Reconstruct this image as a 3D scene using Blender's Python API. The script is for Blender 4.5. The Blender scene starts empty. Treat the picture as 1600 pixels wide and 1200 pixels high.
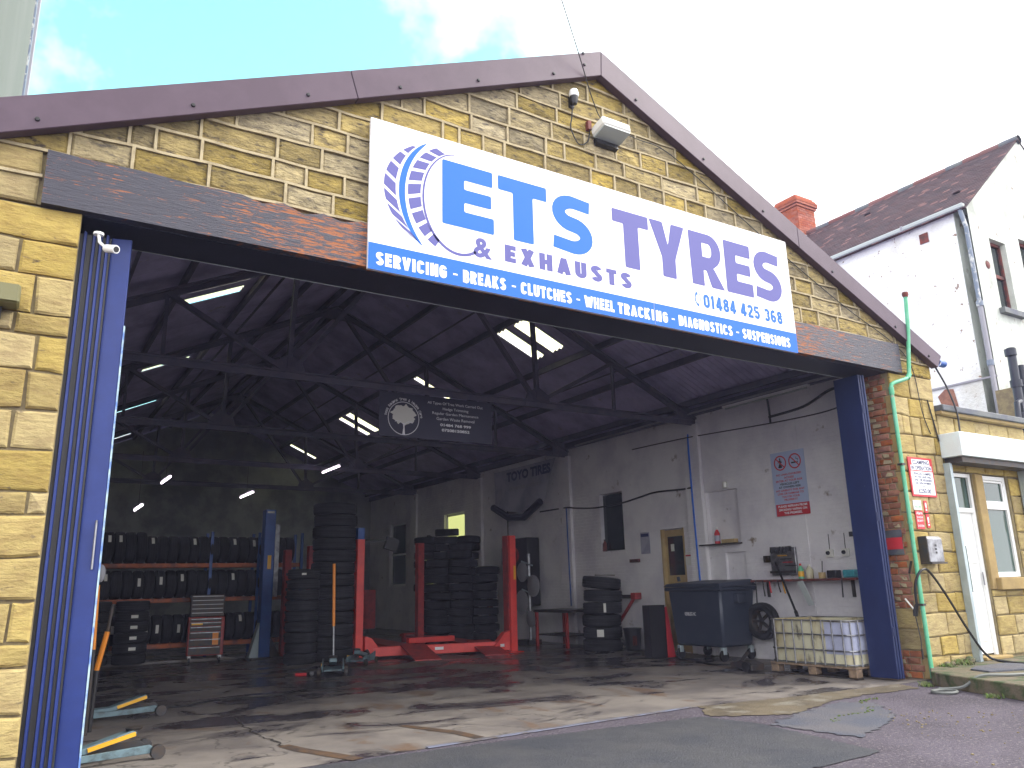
import bpy, bmesh, math, random
from mathutils import Vector, Matrix
from math import sin, cos, pi, radians
random.seed(7)
SC = bpy.context.scene
COL = SC.collection
# ---------------------------------------------------------------- camera
f_px = 1239.0
yaw, pitch, roll = 0.559935, 0.249805, -0.023818
cy_, sy_, cp_, sp_ = cos(yaw), sin(yaw), cos(pitch), sin(pitch)
FW = Vector((sy_*cp_, cy_*cp_, sp_)); RT = Vector((cy_, -sy_, 0)); UP = RT.cross(FW)
R2 = RT*cos(roll) + UP*sin(roll); U2 = -RT*sin(roll) + UP*cos(roll)
CP = Vector((0, -6.93, 1.40))
cam = bpy.data.objects.new('camera', bpy.data.cameras.new('camera')); COL.objects.link(cam)
cam.matrix_world = Matrix.Translation(CP) @ Matrix((R2, U2, -FW)).transposed().to_4x4()
cam.data.sensor_width = 36; cam.data.lens = f_px/1600*36
cam.data.clip_end = 500
SC.camera = cam
# ---------------------------------------------------------------- world, sun, exposure
W = bpy.data.worlds.new('World'); SC.world = W; W.use_nodes = True
nt = W.node_tree; nt.nodes.clear()
SUN_EL, SUN_AZ = radians(42), radians(118)      # azimuth clockwise from +y: behind the camera, to the right
def wn(t, **k):
    n = nt.nodes.new(t)
    for a, b in k.items(): setattr(n, a, b)
    return n
sky = wn('ShaderNodeTexSky', sky_type='NISHITA', sun_disc=False, sun_elevation=SUN_EL, sun_rotation=SUN_AZ)
tint = wn('ShaderNodeMix', data_type='RGBA', blend_type='MULTIPLY'); tint.inputs[0].default_value = 1
tint.inputs[7].default_value = (1.5, 2.9, 2.0, 1)
tc = wn('ShaderNodeTexCoord')
dot = wn('ShaderNodeVectorMath', operation='DOT_PRODUCT'); dot.inputs[1].default_value = tuple(((250-800)*R2/f_px-(60-600)*U2/f_px+FW).normalized())   # the gap in the cloud lies this way
noi = wn('ShaderNodeTexNoise'); noi.inputs['Scale'].default_value = 2.3; noi.inputs['Detail'].default_value = 7; noi.inputs['Roughness'].default_value = .58
ad = wn('ShaderNodeMath', operation='MULTIPLY_ADD'); ad.inputs[1].default_value = -0.55
rmp = wn('ShaderNodeMapRange'); rmp.inputs[1].default_value = .70; rmp.inputs[2].default_value = .585
mx = wn('ShaderNodeMix', data_type='RGBA'); mx.inputs[7].default_value = (9.6, 9.5, 9.7, 1)
bg = wn('ShaderNodeBackground'); bg.inputs[1].default_value = 0.10
wo = wn('ShaderNodeOutputWorld')
L = nt.links.new
L(sky.outputs[0], tint.inputs[6]); L(tc.outputs['Generated'], dot.inputs[0]); L(tc.outputs['Generated'], noi.inputs['Vector'])
L(noi.outputs[0], ad.inputs[0]); L(dot.outputs['Value'], ad.inputs[2]); L(ad.outputs[0], rmp.inputs[0]); L(rmp.outputs[0], mx.inputs[0])
L(tint.outputs[2], mx.inputs[6]); L(mx.outputs[2], bg.inputs[0]); L(bg.outputs[0], wo.inputs[0])
sl = bpy.data.lights.new('sun', 'SUN'); sl.energy = 1.1; sl.angle = radians(22); sl.color = (1, .95, .87)
so = bpy.data.objects.new('sun', sl); COL.objects.link(so)
sd = Vector((sin(SUN_AZ)*cos(SUN_EL), cos(SUN_AZ)*cos(SUN_EL), sin(SUN_EL)))
so.rotation_euler = sd.to_track_quat('Z', 'Y').to_euler()
SC.view_settings.view_transform = 'Standard'; SC.view_settings.look = 'None'
SC.view_settings.exposure = 1.66; SC.view_settings.gamma = 1
try: SC.view_settings.use_curve_mapping = False
except Exception: pass
try:
    SC.cycles.max_bounces = 12; SC.cycles.diffuse_bounces = 6; SC.cycles.use_denoising = True
    SC.cycles.caustics_reflective = False; SC.cycles.caustics_refractive = False
except Exception: pass

# ---------------------------------------------------------------- materials
def M(name, col, rough=.6, metal=0, col2=None, ns=5, lo=.42, hi=.6, bump=0, bs=40, rnd=0, st=(1, 1, 1), spec=.5, det=6, bdist=.01, col3=None, ns3=20, lo3=.55, hi3=.62, rough2=None):
    m = bpy.data.materials.new(name); m.use_nodes = True
    t = m.node_tree; b = t.nodes['Principled BSDF']; l = t.links.new
    b.inputs['Roughness'].default_value = rough; b.inputs['Metallic'].default_value = metal
    b.inputs['Specular IOR Level'].default_value = spec
    b.inputs['Base Color'].default_value = (*col, 1)
    out = None
    tc = t.nodes.new('ShaderNodeTexCoord'); mp = t.nodes.new('ShaderNodeMapping'); mp.inputs['Scale'].default_value = st
    l(tc.outputs['Object'], mp.inputs[0])
    def mask(scale, a, c, det=6):
        n = t.nodes.new('ShaderNodeTexNoise'); n.inputs['Scale'].default_value = scale; n.inputs['Detail'].default_value = det; n.inputs['Roughness'].default_value = .62
        l(mp.outputs[0], n.inputs['Vector'])
        r = t.nodes.new('ShaderNodeMapRange'); r.inputs[1].default_value = a; r.inputs[2].default_value = c; l(n.outputs[0], r.inputs[0])
        return r.outputs[0]
    def mix(a, c, fac):
        x = t.nodes.new('ShaderNodeMix'); x.data_type = 'RGBA'
        if isinstance(a, tuple): x.inputs[6].default_value = (*a, 1)
        else: l(a, x.inputs[6])
        x.inputs[7].default_value = (*c, 1); l(fac, x.inputs[0]); return x.outputs[2]
    if col2:
        mk = mask(ns, lo, hi, det); out = mix(col, col2, mk)
        if rough2 is not None:
            r = t.nodes.new('ShaderNodeMapRange'); r.inputs[3].default_value = rough; r.inputs[4].default_value = rough2; l(mk, r.inputs[0]); l(r.outputs[0], b.inputs['Roughness'])
    if col3: out = mix(out if out else col, col3, mask(ns3, lo3, hi3))
    if rnd:
        oi = t.nodes.new('ShaderNodeObjectInfo'); r = t.nodes.new('ShaderNodeMapRange'); r.inputs[3].default_value = 1-rnd; r.inputs[4].default_value = 1+rnd*.55
        l(oi.outputs['Random'], r.inputs[0])
        h = t.nodes.new('ShaderNodeHueSaturation'); l(r.outputs[0], h.inputs['Value'])
        r2 = t.nodes.new('ShaderNodeMath'); r2.operation = 'MULTIPLY'; r2.inputs[1].default_value = 7.31; l(oi.outputs['Random'], r2.inputs[0])
        r3 = t.nodes.new('ShaderNodeMath'); r3.operation = 'FRACT'; l(r2.outputs[0], r3.inputs[0])
        r4 = t.nodes.new('ShaderNodeMapRange'); r4.inputs[3].default_value = 1-rnd; r4.inputs[4].default_value = 1+rnd*.3; l(r3.outputs[0], r4.inputs[0]); l(r4.outputs[0], h.inputs['Saturation'])
        if out: l(out, h.inputs['Color'])
        else: h.inputs['Color'].default_value = (*col, 1)
        out = h.outputs[0]
    if out: l(out, b.inputs['Base Color'])
    if bump:
        n = t.nodes.new('ShaderNodeTexNoise'); n.inputs['Scale'].default_value = bs; n.inputs['Detail'].default_value = 8; n.inputs['Roughness'].default_value = .65
        l(mp.outputs[0], n.inputs['Vector'])
        bp = t.nodes.new('ShaderNodeBump'); bp.inputs['Strength'].default_value = bump; bp.inputs['Distance'].default_value = bdist
        l(n.outputs[0], bp.inputs['Height']); l(bp.outputs[0], b.inputs['Normal'])
    return m
def emis(name, col, s):
    m = M(name, col); b = m.node_tree.nodes['Principled BSDF']
    b.inputs['Emission Color'].default_value = (*col, 1); b.inputs['Emission Strength'].default_value = s; return m

mt = {}
mt['stone'] = M('sandstone', (0.4200, 0.3150, 0.0966), .9, col2=(0.3108, 0.2184, 0.0672), ns=5, lo=.44, hi=.64, bump=.8, bs=12, bdist=.022, rnd=.22, st=(1, 1, 2.6), col3=(0.1092, 0.0798, 0.0462), ns3=7, lo3=.63, hi3=.72)
mt['gstone'] = M('weathered sandstone', (0.4200, 0.3150, 0.0966), .92, col2=(0.2688, 0.2016, 0.0672), ns=6, lo=.42, hi=.6, bump=1.0, bs=11, bdist=.04, rnd=.38, st=(1, 1, 2.6), col3=(0.0756, 0.0588, 0.0420), ns3=8, lo3=.54, hi3=.68)
mt['dstone'] = M('smooth dressed sandstone', (0.3864, 0.2688, 0.0924), .9, col2=(0.3024, 0.2100, 0.0756), ns=3, bump=.4, bs=30, rnd=.12)
mt['mossstone'] = M('mossy stone', (0.1445, 0.1190, 0.0765), .95, col2=(0.0510, 0.0765, 0.0255), ns=5, lo=.45, hi=.6, bump=.8, bs=20, bdist=.02)
mt['mortar'] = M('pale ribbon mortar', (0.4368, 0.3696, 0.2268), .95, col2=(0.3360, 0.2772, 0.1680), ns=9, bump=.6, bs=60)
mt['mortar2'] = M('grey mortar', (0.2856, 0.2352, 0.1260), .95, col2=(0.2100, 0.1680, 0.1008), ns=9, bump=.5, bs=60)
mt['barge'] = M('plum brown coated steel', (0.0624, 0.0344, 0.0560), .5, col2=(0.0760, 0.0448, 0.0688), ns=2, bump=.05, bs=8)
mt['black'] = M('black plastic', (.012, .012, .014), .5)
mt['cable'] = M('black cable', (.01, .01, .012), .5)
mt['navy'] = M('navy painted steel', (.006, .008, .022), .5, col2=(.010, .012, .03), ns=4)
mt['blue'] = M('blue door paint', (0.0074, 0.0260, 0.1674), .45, col2=(0.0112, 0.0341, 0.1984), ns=3, bump=.08, bs=6, col3=(0.2170, 0.2604, 0.3100), ns3=14, lo3=.74, hi3=.76)
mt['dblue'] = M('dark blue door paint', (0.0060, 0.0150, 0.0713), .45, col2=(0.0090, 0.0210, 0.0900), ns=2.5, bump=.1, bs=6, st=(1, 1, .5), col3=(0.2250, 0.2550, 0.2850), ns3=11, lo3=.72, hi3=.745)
mt['edge'] = M('pale worn door edge', (.40, .55, .58), .6, col2=(.1, .2, .5), ns=9)
mt['white'] = M('white sign board', (.83, .84, .86), .35)
mt['sblue'] = M('bright blue print', (0.0211, 0.1408, 0.5984), .6, spec=.25)
mt['sviolet'] = M('slate violet print', (0.1100, 0.1100, 0.3168), .6, spec=.25)
mt['pwhite'] = M('white print', (.82, .83, .85), .45)
mt['text_dark'] = M('dark blue print', (.02, .03, .12), .5)
mt['text_red'] = M('red print', (.55, .03, .04), .5)
mt['text_black'] = M('black print', (.01, .01, .012), .5)
mt['red'] = M('red lift paint', (.78, .065, .05), .42, col2=(.66, .05, .04), ns=3, bump=.05)
mt['dred'] = M('dusty red paint', (.42, .04, .034), .5, col2=(.26, .03, .028), ns=5)
mt['orange'] = M('orange paint', (.80, .26, .015), .45)
mt['yellow'] = M('yellow paint', (.80, .42, .015), .45)
mt['liftblue'] = M('blue lift paint', (.02, .09, .34), .45, col2=(.018, .07, .28), ns=4)
mt['jackgrey'] = M('blue grey jack paint', (.14, .22, .25), .45, col2=(.07, .10, .11), ns=8, lo=.5, hi=.65)
mt['steel'] = M('dull steel', (.35, .36, .38), .38, .8, col2=(.2, .2, .21), ns=8)
mt['dsteel'] = M('dark greasy steel', (.045, .045, .048), .5, .4, col2=(.07, .05, .035), ns=9)
mt['galv'] = M('galvanised steel', (.42, .50, .53), .42, .35, col2=(.36, .43, .45), ns=3)
mt['shutter'] = M('silver grey shutter box', (.66, .77, .80), .45, col2=(.62, .67, .68), ns=2, bump=.03, bs=5)
mt['upvc'] = M('white plastic frame', (.82, .83, .82), .3)
mt['cream'] = M('yellowed door paint', (0.4950, 0.3780, 0.1800), .6, col2=(0.4050, 0.2880, 0.1260), ns=3)
mt['dglass'] = M('dark glass', (.02, .03, .03), .06, spec=.8)
mt['gglass'] = M('greenish glass', (.035, .075, .06), .06, spec=.8)
mt['green'] = M('green painted pipe', (0.0850, 0.4080, 0.2125), .45, col2=(0.1360, 0.4420, 0.2805), ns=6, col3=(0.2975, 0.2890, 0.2125), ns3=9, lo3=.66, hi3=.72)
mt['brick'] = M('orange red brick', (0.3520, 0.1144, 0.0396), .9, col2=(0.2464, 0.0748, 0.0308), ns=9, bump=.7, bs=40, rnd=.25)
mt['cbrick'] = M('red chimney brick', (0.3570, 0.0850, 0.0340), .85, col2=(0.2805, 0.0595, 0.0255), ns=5, bump=.4, bs=30, rnd=.15)
mt['roughcast'] = M('white flaking masonry paint', (.82, .84, .82), .85, col2=(.66, .66, .60), ns=1.3, lo=.48, hi=.68, bump=.8, bs=14, bdist=.03, col3=(.25, .17, .11), ns3=5, lo3=.625, hi3=.66)
mt['roughcast2'] = M('stained white masonry paint', (.62, .66, .60), .85, col2=(.30, .32, .28), ns=1.3, lo=.42, hi=.68, bump=.6, bs=14, bdist=.03, st=(1, 1, .5), col3=(.20, .15, .11), ns3=6, lo3=.62, hi3=.68)
mt['tile'] = M('plum clay tile', (0.0723, 0.0289, 0.0357), .8, col2=(0.0382, 0.0187, 0.0289), ns=2.5, lo=.4, hi=.65, bump=.5, bs=20, rnd=.3)
mt['tile2'] = M('red ridge tile', (.17, .06, .055), .8, rnd=.2)
mt['gutter'] = M('pale plastic gutter', (0.3825, 0.4250, 0.4165), .45)
mt['pipegrey'] = M('grey downpipe', (.16, .20, .26), .5, col2=(.5, .52, .5), ns=7, lo=.55, hi=.62)
mt['soil'] = M('black soil pipe', (.012, .016, .03), .45)
mt['lead'] = M('lead coping', (.075, .085, .11), .6, col2=(.12, .13, .13), ns=4)
mt['leadw'] = M('pale flashing', (.5, .52, .55), .6)
mt['render'] = M('green grey render', (0.1066, 0.1271, 0.0943), .9, col2=(0.1394, 0.1558, 0.1230), ns=.4, lo=.35, hi=.7, st=(1, 1, .5))
mt['trim'] = M('pale grey trim', (.30, .30, .33), .8)
mt['tyre'] = M('tyre rubber', (.010, .011, .014), .8, col2=(.017, .018, .022), ns=4, bump=.2, bs=60)
mt['bin'] = M('charcoal blue bin plastic', (.028, .038, .062), .42, col2=(.035, .046, .07), ns=3, bump=.05)
mt['binlid'] = M('dark bin lid plastic', (.022, .03, .05), .5)
mt['label'] = M('paper label', (.72, .72, .66), .6)
mt['roofsheet'] = M('purple grey fibre cement', (.47, .43, .66), .9, col2=(.30, .28, .46), ns=1.6, lo=.4, hi=.65, col3=(.30, .28, .33), ns3=3, lo3=.64, hi3=.72, st=(1, 1, 1))
mt['truss'] = M('grimy navy steel', (.085, .085, .14), .7, col2=(.12, .105, .15), ns=4)
mt['backwall'] = M('dingy painted back wall', (.36, .38, .37), .9, col2=(.22, .24, .25), ns=1.2, bump=.3, bs=12)
mt['timber'] = M('dirty red timber', (.18, .035, .025), .7, col2=(.08, .03, .025), ns=6)
mt['rack'] = M('orange racking steel', (.50, .12, .03), .6, col2=(.2, .07, .04), ns=4)
mt['tank'] = M('stained tank plastic', (0.5808, 0.5632, 0.4048), .5, col2=(0.4048, 0.3344, 0.1760), ns=2.2, lo=.42, hi=.62, col3=(0.0880, 0.0792, 0.0572), ns3=4, lo3=.54, hi3=.66, st=(1, 1, .5))
mt['tankblue'] = M('pale blue tank front', (0.4420, 0.4760, 0.6375), .4, col2=(0.3570, 0.3825, 0.5100), ns=3)
mt['pallet'] = M('dirty pallet wood', (.28, .20, .13), .9, col2=(.14, .10, .07), ns=8, bump=.4)
mt['banner'] = M('dark vinyl banner', (.022, .022, .05), .6, col2=(.03, .03, .06), ns=2)
mt['wbanner'] = M('grubby white banner', (.42, .42, .50), .7, col2=(.30, .31, .40), ns=2)
mt['moss'] = M('moss green', (.07, .13, .02), .95, col2=(.12, .12, .05), ns=12)
mt['tcyan'] = M('turquoise cloth', (.05, .36, .42), .7, col2=(.04, .25, .32), ns=20)
mt['lamp'] = emis('lit tube', (1, .86, .97), 3.2)
mt['lit'] = emis('lit yellow window', (.75, .80, .30), .30)
mt['olive'] = M('olive lamp housing', (0.1600, 0.1520, 0.0640), .5)
mt['hose'] = M('grey rubber hose', (.13, .14, .13), .6)

def link(m, key): return m.node_tree.nodes.get(key)
# whitewashed interior wall: faint brick relief, grime near the floor
def whitewash():
    m = M('whitewashed brick', (.80, .79, .80), .85, col2=(.62, .60, .65), ns=1.1, lo=.42, hi=.68, col3=(.22, .17, .12), ns3=2.6, lo3=.655, hi3=.74)
    t = m.node_tree; l = t.links.new; b = t.nodes['Principled BSDF']
    tc = t.nodes.new('ShaderNodeTexCoord'); sx = t.nodes.new('ShaderNodeSeparateXYZ'); cx = t.nodes.new('ShaderNodeCombineXYZ'); ad = t.nodes.new('ShaderNodeMath'); ad.operation = 'ADD'
    l(tc.outputs['Object'], sx.inputs[0]); l(sx.outputs[0], ad.inputs[0]); l(sx.outputs[1], ad.inputs[1]); l(ad.outputs[0], cx.inputs[0]); l(sx.outputs[2], cx.inputs[1])
    br = t.nodes.new('ShaderNodeTexBrick'); br.inputs['Scale'].default_value = 1; br.inputs['Brick Width'].default_value = .23; br.inputs['Row Height'].default_value = .078; br.inputs['Mortar Size'].default_value = .006; br.inputs['Mortar Smooth'].default_value = .6
    l(cx.outputs[0], br.inputs['Vector'])
    n = t.nodes.new('ShaderNodeTexNoise'); n.inputs['Scale'].default_value = 9; n.inputs['Detail'].default_value = 8; l(tc.outputs['Object'], n.inputs['Vector'])
    am = t.nodes.new('ShaderNodeMath'); am.operation = 'MULTIPLY_ADD'; am.inputs[1].default_value = -.55; l(br.outputs['Fac'], am.inputs[0]); l(n.outputs[0], am.inputs[2])
    bp = t.nodes.new('ShaderNodeBump'); bp.inputs['Strength'].default_value = .55; bp.inputs['Distance'].default_value = .02; l(am.outputs[0], bp.inputs['Height']); l(bp.outputs[0], b.inputs['Normal'])
    return m
mt['wash'] = whitewash()
# peeling paint on the timber lintel: more bare wood in the middle of the run
def peel():
    m = bpy.data.materials.new('peeling navy paint on timber'); m.use_nodes = True; t = m.node_tree; l = t.links.new; b = t.nodes['Principled BSDF']
    tc = t.nodes.new('ShaderNodeTexCoord'); mp = t.nodes.new('ShaderNodeMapping'); mp.inputs['Scale'].default_value = (6, 6, 62); l(tc.outputs['Object'], mp.inputs[0])
    n = t.nodes.new('ShaderNodeTexNoise'); n.inputs['Scale'].default_value = 1; n.inputs['Detail'].default_value = 9; n.inputs['Roughness'].default_value = .7; n.inputs['Distortion'].default_value = .6; l(mp.outputs[0], n.inputs['Vector'])
    sx = t.nodes.new('ShaderNodeSeparateXYZ'); l(tc.outputs['Object'], sx.inputs[0])
    cr = t.nodes.new('ShaderNodeValToRGB'); e = cr.color_ramp
    for p, v in ((.0, .0), (.10, .05), (.19, .62), (.24, .62), (.70, .7), (.82, .45), (.90, .15), (.97, .05)):
        el = e.elements.new(p); el.color = (v, v, v, 1)
    e.elements.remove(e.elements[0]); e.elements.remove(e.elements[-1])
    mr = t.nodes.new('ShaderNodeMapRange'); mr.inputs[1].default_value = 0; mr.inputs[2].default_value = 11.5; l(sx.outputs[0], mr.inputs[0]); l(mr.outputs[0], cr.inputs[0])
    n2 = t.nodes.new('ShaderNodeTexNoise'); n2.inputs['Scale'].default_value = 1.7; n2.inputs['Detail'].default_value = 4; l(tc.outputs['Object'], n2.inputs['Vector'])
    a = t.nodes.new('ShaderNodeMath'); a.operation = 'MULTIPLY_ADD'; a.inputs[1].default_value = .18; l(cr.outputs[0], a.inputs[0]); l(n.outputs[0], a.inputs[2])
    a2 = t.nodes.new('ShaderNodeMath'); a2.operation = 'MULTIPLY_ADD'; a2.inputs[1].default_value = .16; l(n2.outputs[0], a2.inputs[0]); l(a.outputs[0], a2.inputs[2])
    r = t.nodes.new('ShaderNodeMapRange'); r.inputs[1].default_value = .685; r.inputs[2].default_value = .71; l(a2.outputs[0], r.inputs[0])
    x = t.nodes.new('ShaderNodeMix'); x.data_type = 'RGBA'; x.inputs[6].default_value = (.028, .028, .045, 1); x.inputs[7].default_value = (.34, .12, .045, 1); l(r.outputs[0], x.inputs[0]); l(x.outputs[2], b.inputs['Base Color'])
    rr = t.nodes.new('ShaderNodeMapRange'); rr.inputs[3].default_value = .42; rr.inputs[4].default_value = .9; l(r.outputs[0], rr.inputs[0]); l(rr.outputs[0], b.inputs['Roughness'])
    bp = t.nodes.new('ShaderNodeBump'); bp.inputs['Strength'].default_value = .9; bp.inputs['Distance'].default_value = .012; bp.invert = True; l(a2.outputs[0], bp.inputs['Height']); l(bp.outputs[0], b.inputs['Normal'])
    return m
mt['peel'] = peel()
# concrete floor: pale worn slab, oil streaks, darker towards the back, glossy where wet
def concrete(name, pale, mid, dark, thr, wet=.12):
    m = bpy.data.materials.new(name); m.use_nodes = True; t = m.node_tree; l = t.links.new; b = t.nodes['Principled BSDF']
    tc = t.nodes.new('ShaderNodeTexCoord')
    def N(scale, sc=(1, 1, 1), det=8, dist=0, ro=.6):
        mp = t.nodes.new('ShaderNodeMapping'); mp.inputs['Scale'].default_value = sc; l(tc.outputs['Object'], mp.inputs[0])
        n = t.nodes.new('ShaderNodeTexNoise'); n.inputs['Scale'].default_value = scale; n.inputs['Detail'].default_value = det; n.inputs['Distortion'].default_value = dist; n.inputs['Roughness'].default_value = ro
        l(mp.outputs[0], n.inputs['Vector']); return n.outputs[0]
    def R(s, a, c, o0=0, o1=1):
        r = t.nodes.new('ShaderNodeMapRange'); r.inputs[1].default_value = a; r.inputs[2].default_value = c; r.inputs[3].default_value = o0; r.inputs[4].default_value = o1; l(s, r.inputs[0]); return r.outputs[0]
    def MX(a, c, fac):
        x = t.nodes.new('ShaderNodeMix'); x.data_type = 'RGBA'
        for i, v in ((6, a), (7, c)):
            if isinstance(v, tuple): x.inputs[i].default_value = (*v, 1)
            else: l(v, x.inputs[i])
        l(fac, x.inputs[0]); return x.outputs[2]
    def AD(a, bb, k):
        x = t.nodes.new('ShaderNodeMath'); x.operation = 'MULTIPLY_ADD'; x.inputs[1].default_value = k; l(a, x.inputs[0]); l(bb, x.inputs[2]); return x.outputs[0]
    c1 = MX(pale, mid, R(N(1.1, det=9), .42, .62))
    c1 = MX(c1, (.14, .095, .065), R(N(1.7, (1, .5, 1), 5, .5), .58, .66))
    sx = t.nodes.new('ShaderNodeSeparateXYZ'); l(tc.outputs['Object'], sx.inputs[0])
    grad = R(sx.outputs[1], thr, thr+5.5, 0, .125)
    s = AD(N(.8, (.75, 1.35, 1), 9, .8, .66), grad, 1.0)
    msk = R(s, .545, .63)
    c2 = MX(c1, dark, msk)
    # hairline cracks
    v = t.nodes.new('ShaderNodeTexVoronoi'); v.feature = 'DISTANCE_TO_EDGE'; v.inputs['Scale'].default_value = .28
    mpv = t.nodes.new('ShaderNodeMapping'); l(tc.outputs['Object'], mpv.inputs[0])
    nv = t.nodes.new('ShaderNodeTexNoise'); nv.inputs['Scale'].default_value = 1.8; nv.inputs['Detail'].default_value = 6; l(tc.outputs['Object'], nv.inputs['Vector'])
    va = t.nodes.new('ShaderNodeVectorMath'); va.operation = 'MULTIPLY_ADD'; va.inputs[1].default_value = (.9, .9, .9); l(nv.outputs['Color'], va.inputs[0]); l(mpv.outputs[0], va.inputs[2]); l(va.outputs[0], v.inputs['Vector'])
    c3 = MX(c2, (.02, .018, .016), R(v.outputs[0], .0035, .001, 0, .6))
    l(c3, b.inputs['Base Color'])
    l(R(msk, 0, 1, .62, wet), b.inputs['Roughness'])
    bp = t.nodes.new('ShaderNodeBump'); bp.inputs['Strength'].default_value = .35; bp.inputs['Distance'].default_value = .01; l(N(14, det=9), bp.inputs['Height']); l(bp.outputs[0], b.inputs['Normal'])
    return m
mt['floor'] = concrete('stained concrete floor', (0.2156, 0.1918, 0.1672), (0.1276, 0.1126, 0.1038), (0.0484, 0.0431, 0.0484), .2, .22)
mt['apron'] = M('damp brown concrete', (0.1615, 0.1318, 0.0850), .5, col2=(0.1020, 0.0850, 0.0595), ns=1.6, lo=.42, hi=.62, bump=.9, bs=30, bdist=.015, col3=(0.2295, 0.2125, 0.1700), ns3=2.6, lo3=.54, hi3=.66)
mt['asphalt'] = M('worn purple grey asphalt', (0.1062, 0.0892, 0.1148), .85, col2=(0.0638, 0.0527, 0.0680), ns=.9, lo=.4, hi=.65, bump=1.0, bs=38, bdist=.035, col3=(0.2040, 0.1827, 0.1870), ns3=30, lo3=.56, hi3=.63)
mt['patch'] = M('fresh dark tarmac', (0.0357, 0.0399, 0.0493), .75, col2=(0.0723, 0.0723, 0.0748), ns=1.1, lo=.38, hi=.68, bump=1.0, bs=48, bdist=.02, col3=(0.1275, 0.1275, 0.1318), ns3=42, lo3=.60, hi3=.68, rough2=.5)
mt['bpatch'] = M('blue grey tarmac', (0.0723, 0.0808, 0.1062), .75, col2=(0.1105, 0.1062, 0.1148), ns=1.6, lo=.4, hi=.62, bump=1.0, bs=45, bdist=.02, col3=(0.1530, 0.1445, 0.1487), ns3=36, lo3=.60, hi3=.68)
mt['chan'] = M('dirty brown floor channel', (.11, .065, .035), .6, col2=(.06, .045, .035), ns=6)
mt['crackm'] = M('dark crack filler', (.03, .025, .022), .8)
mt['strip'] = M('worn steel threshold', (.30, .32, .42), .4, .5, col2=(.2, .17, .15), ns=3)
# translucent rooflight
m = bpy.data.materials.new('yellowed translucent rooflight'); m.use_nodes = True; t = m.node_tree; t.nodes.clear()
o = t.nodes.new('ShaderNodeOutputMaterial'); a = t.nodes.new('ShaderNodeBsdfTransparent'); a.inputs[0].default_value = (.98, .98, .80, 1)
b = t.nodes.new('ShaderNodeBsdfTranslucent'); b.inputs[0].default_value = (.9, .88, .65, 1); x = t.nodes.new('ShaderNodeMixShader'); x.inputs[0].default_value = .6
t.links.new(a.outputs[0], x.inputs[1]); t.links.new(b.outputs[0], x.inputs[2]); t.links.new(x.outputs[0], o.inputs[0]); mt['rooflight'] = m

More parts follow.
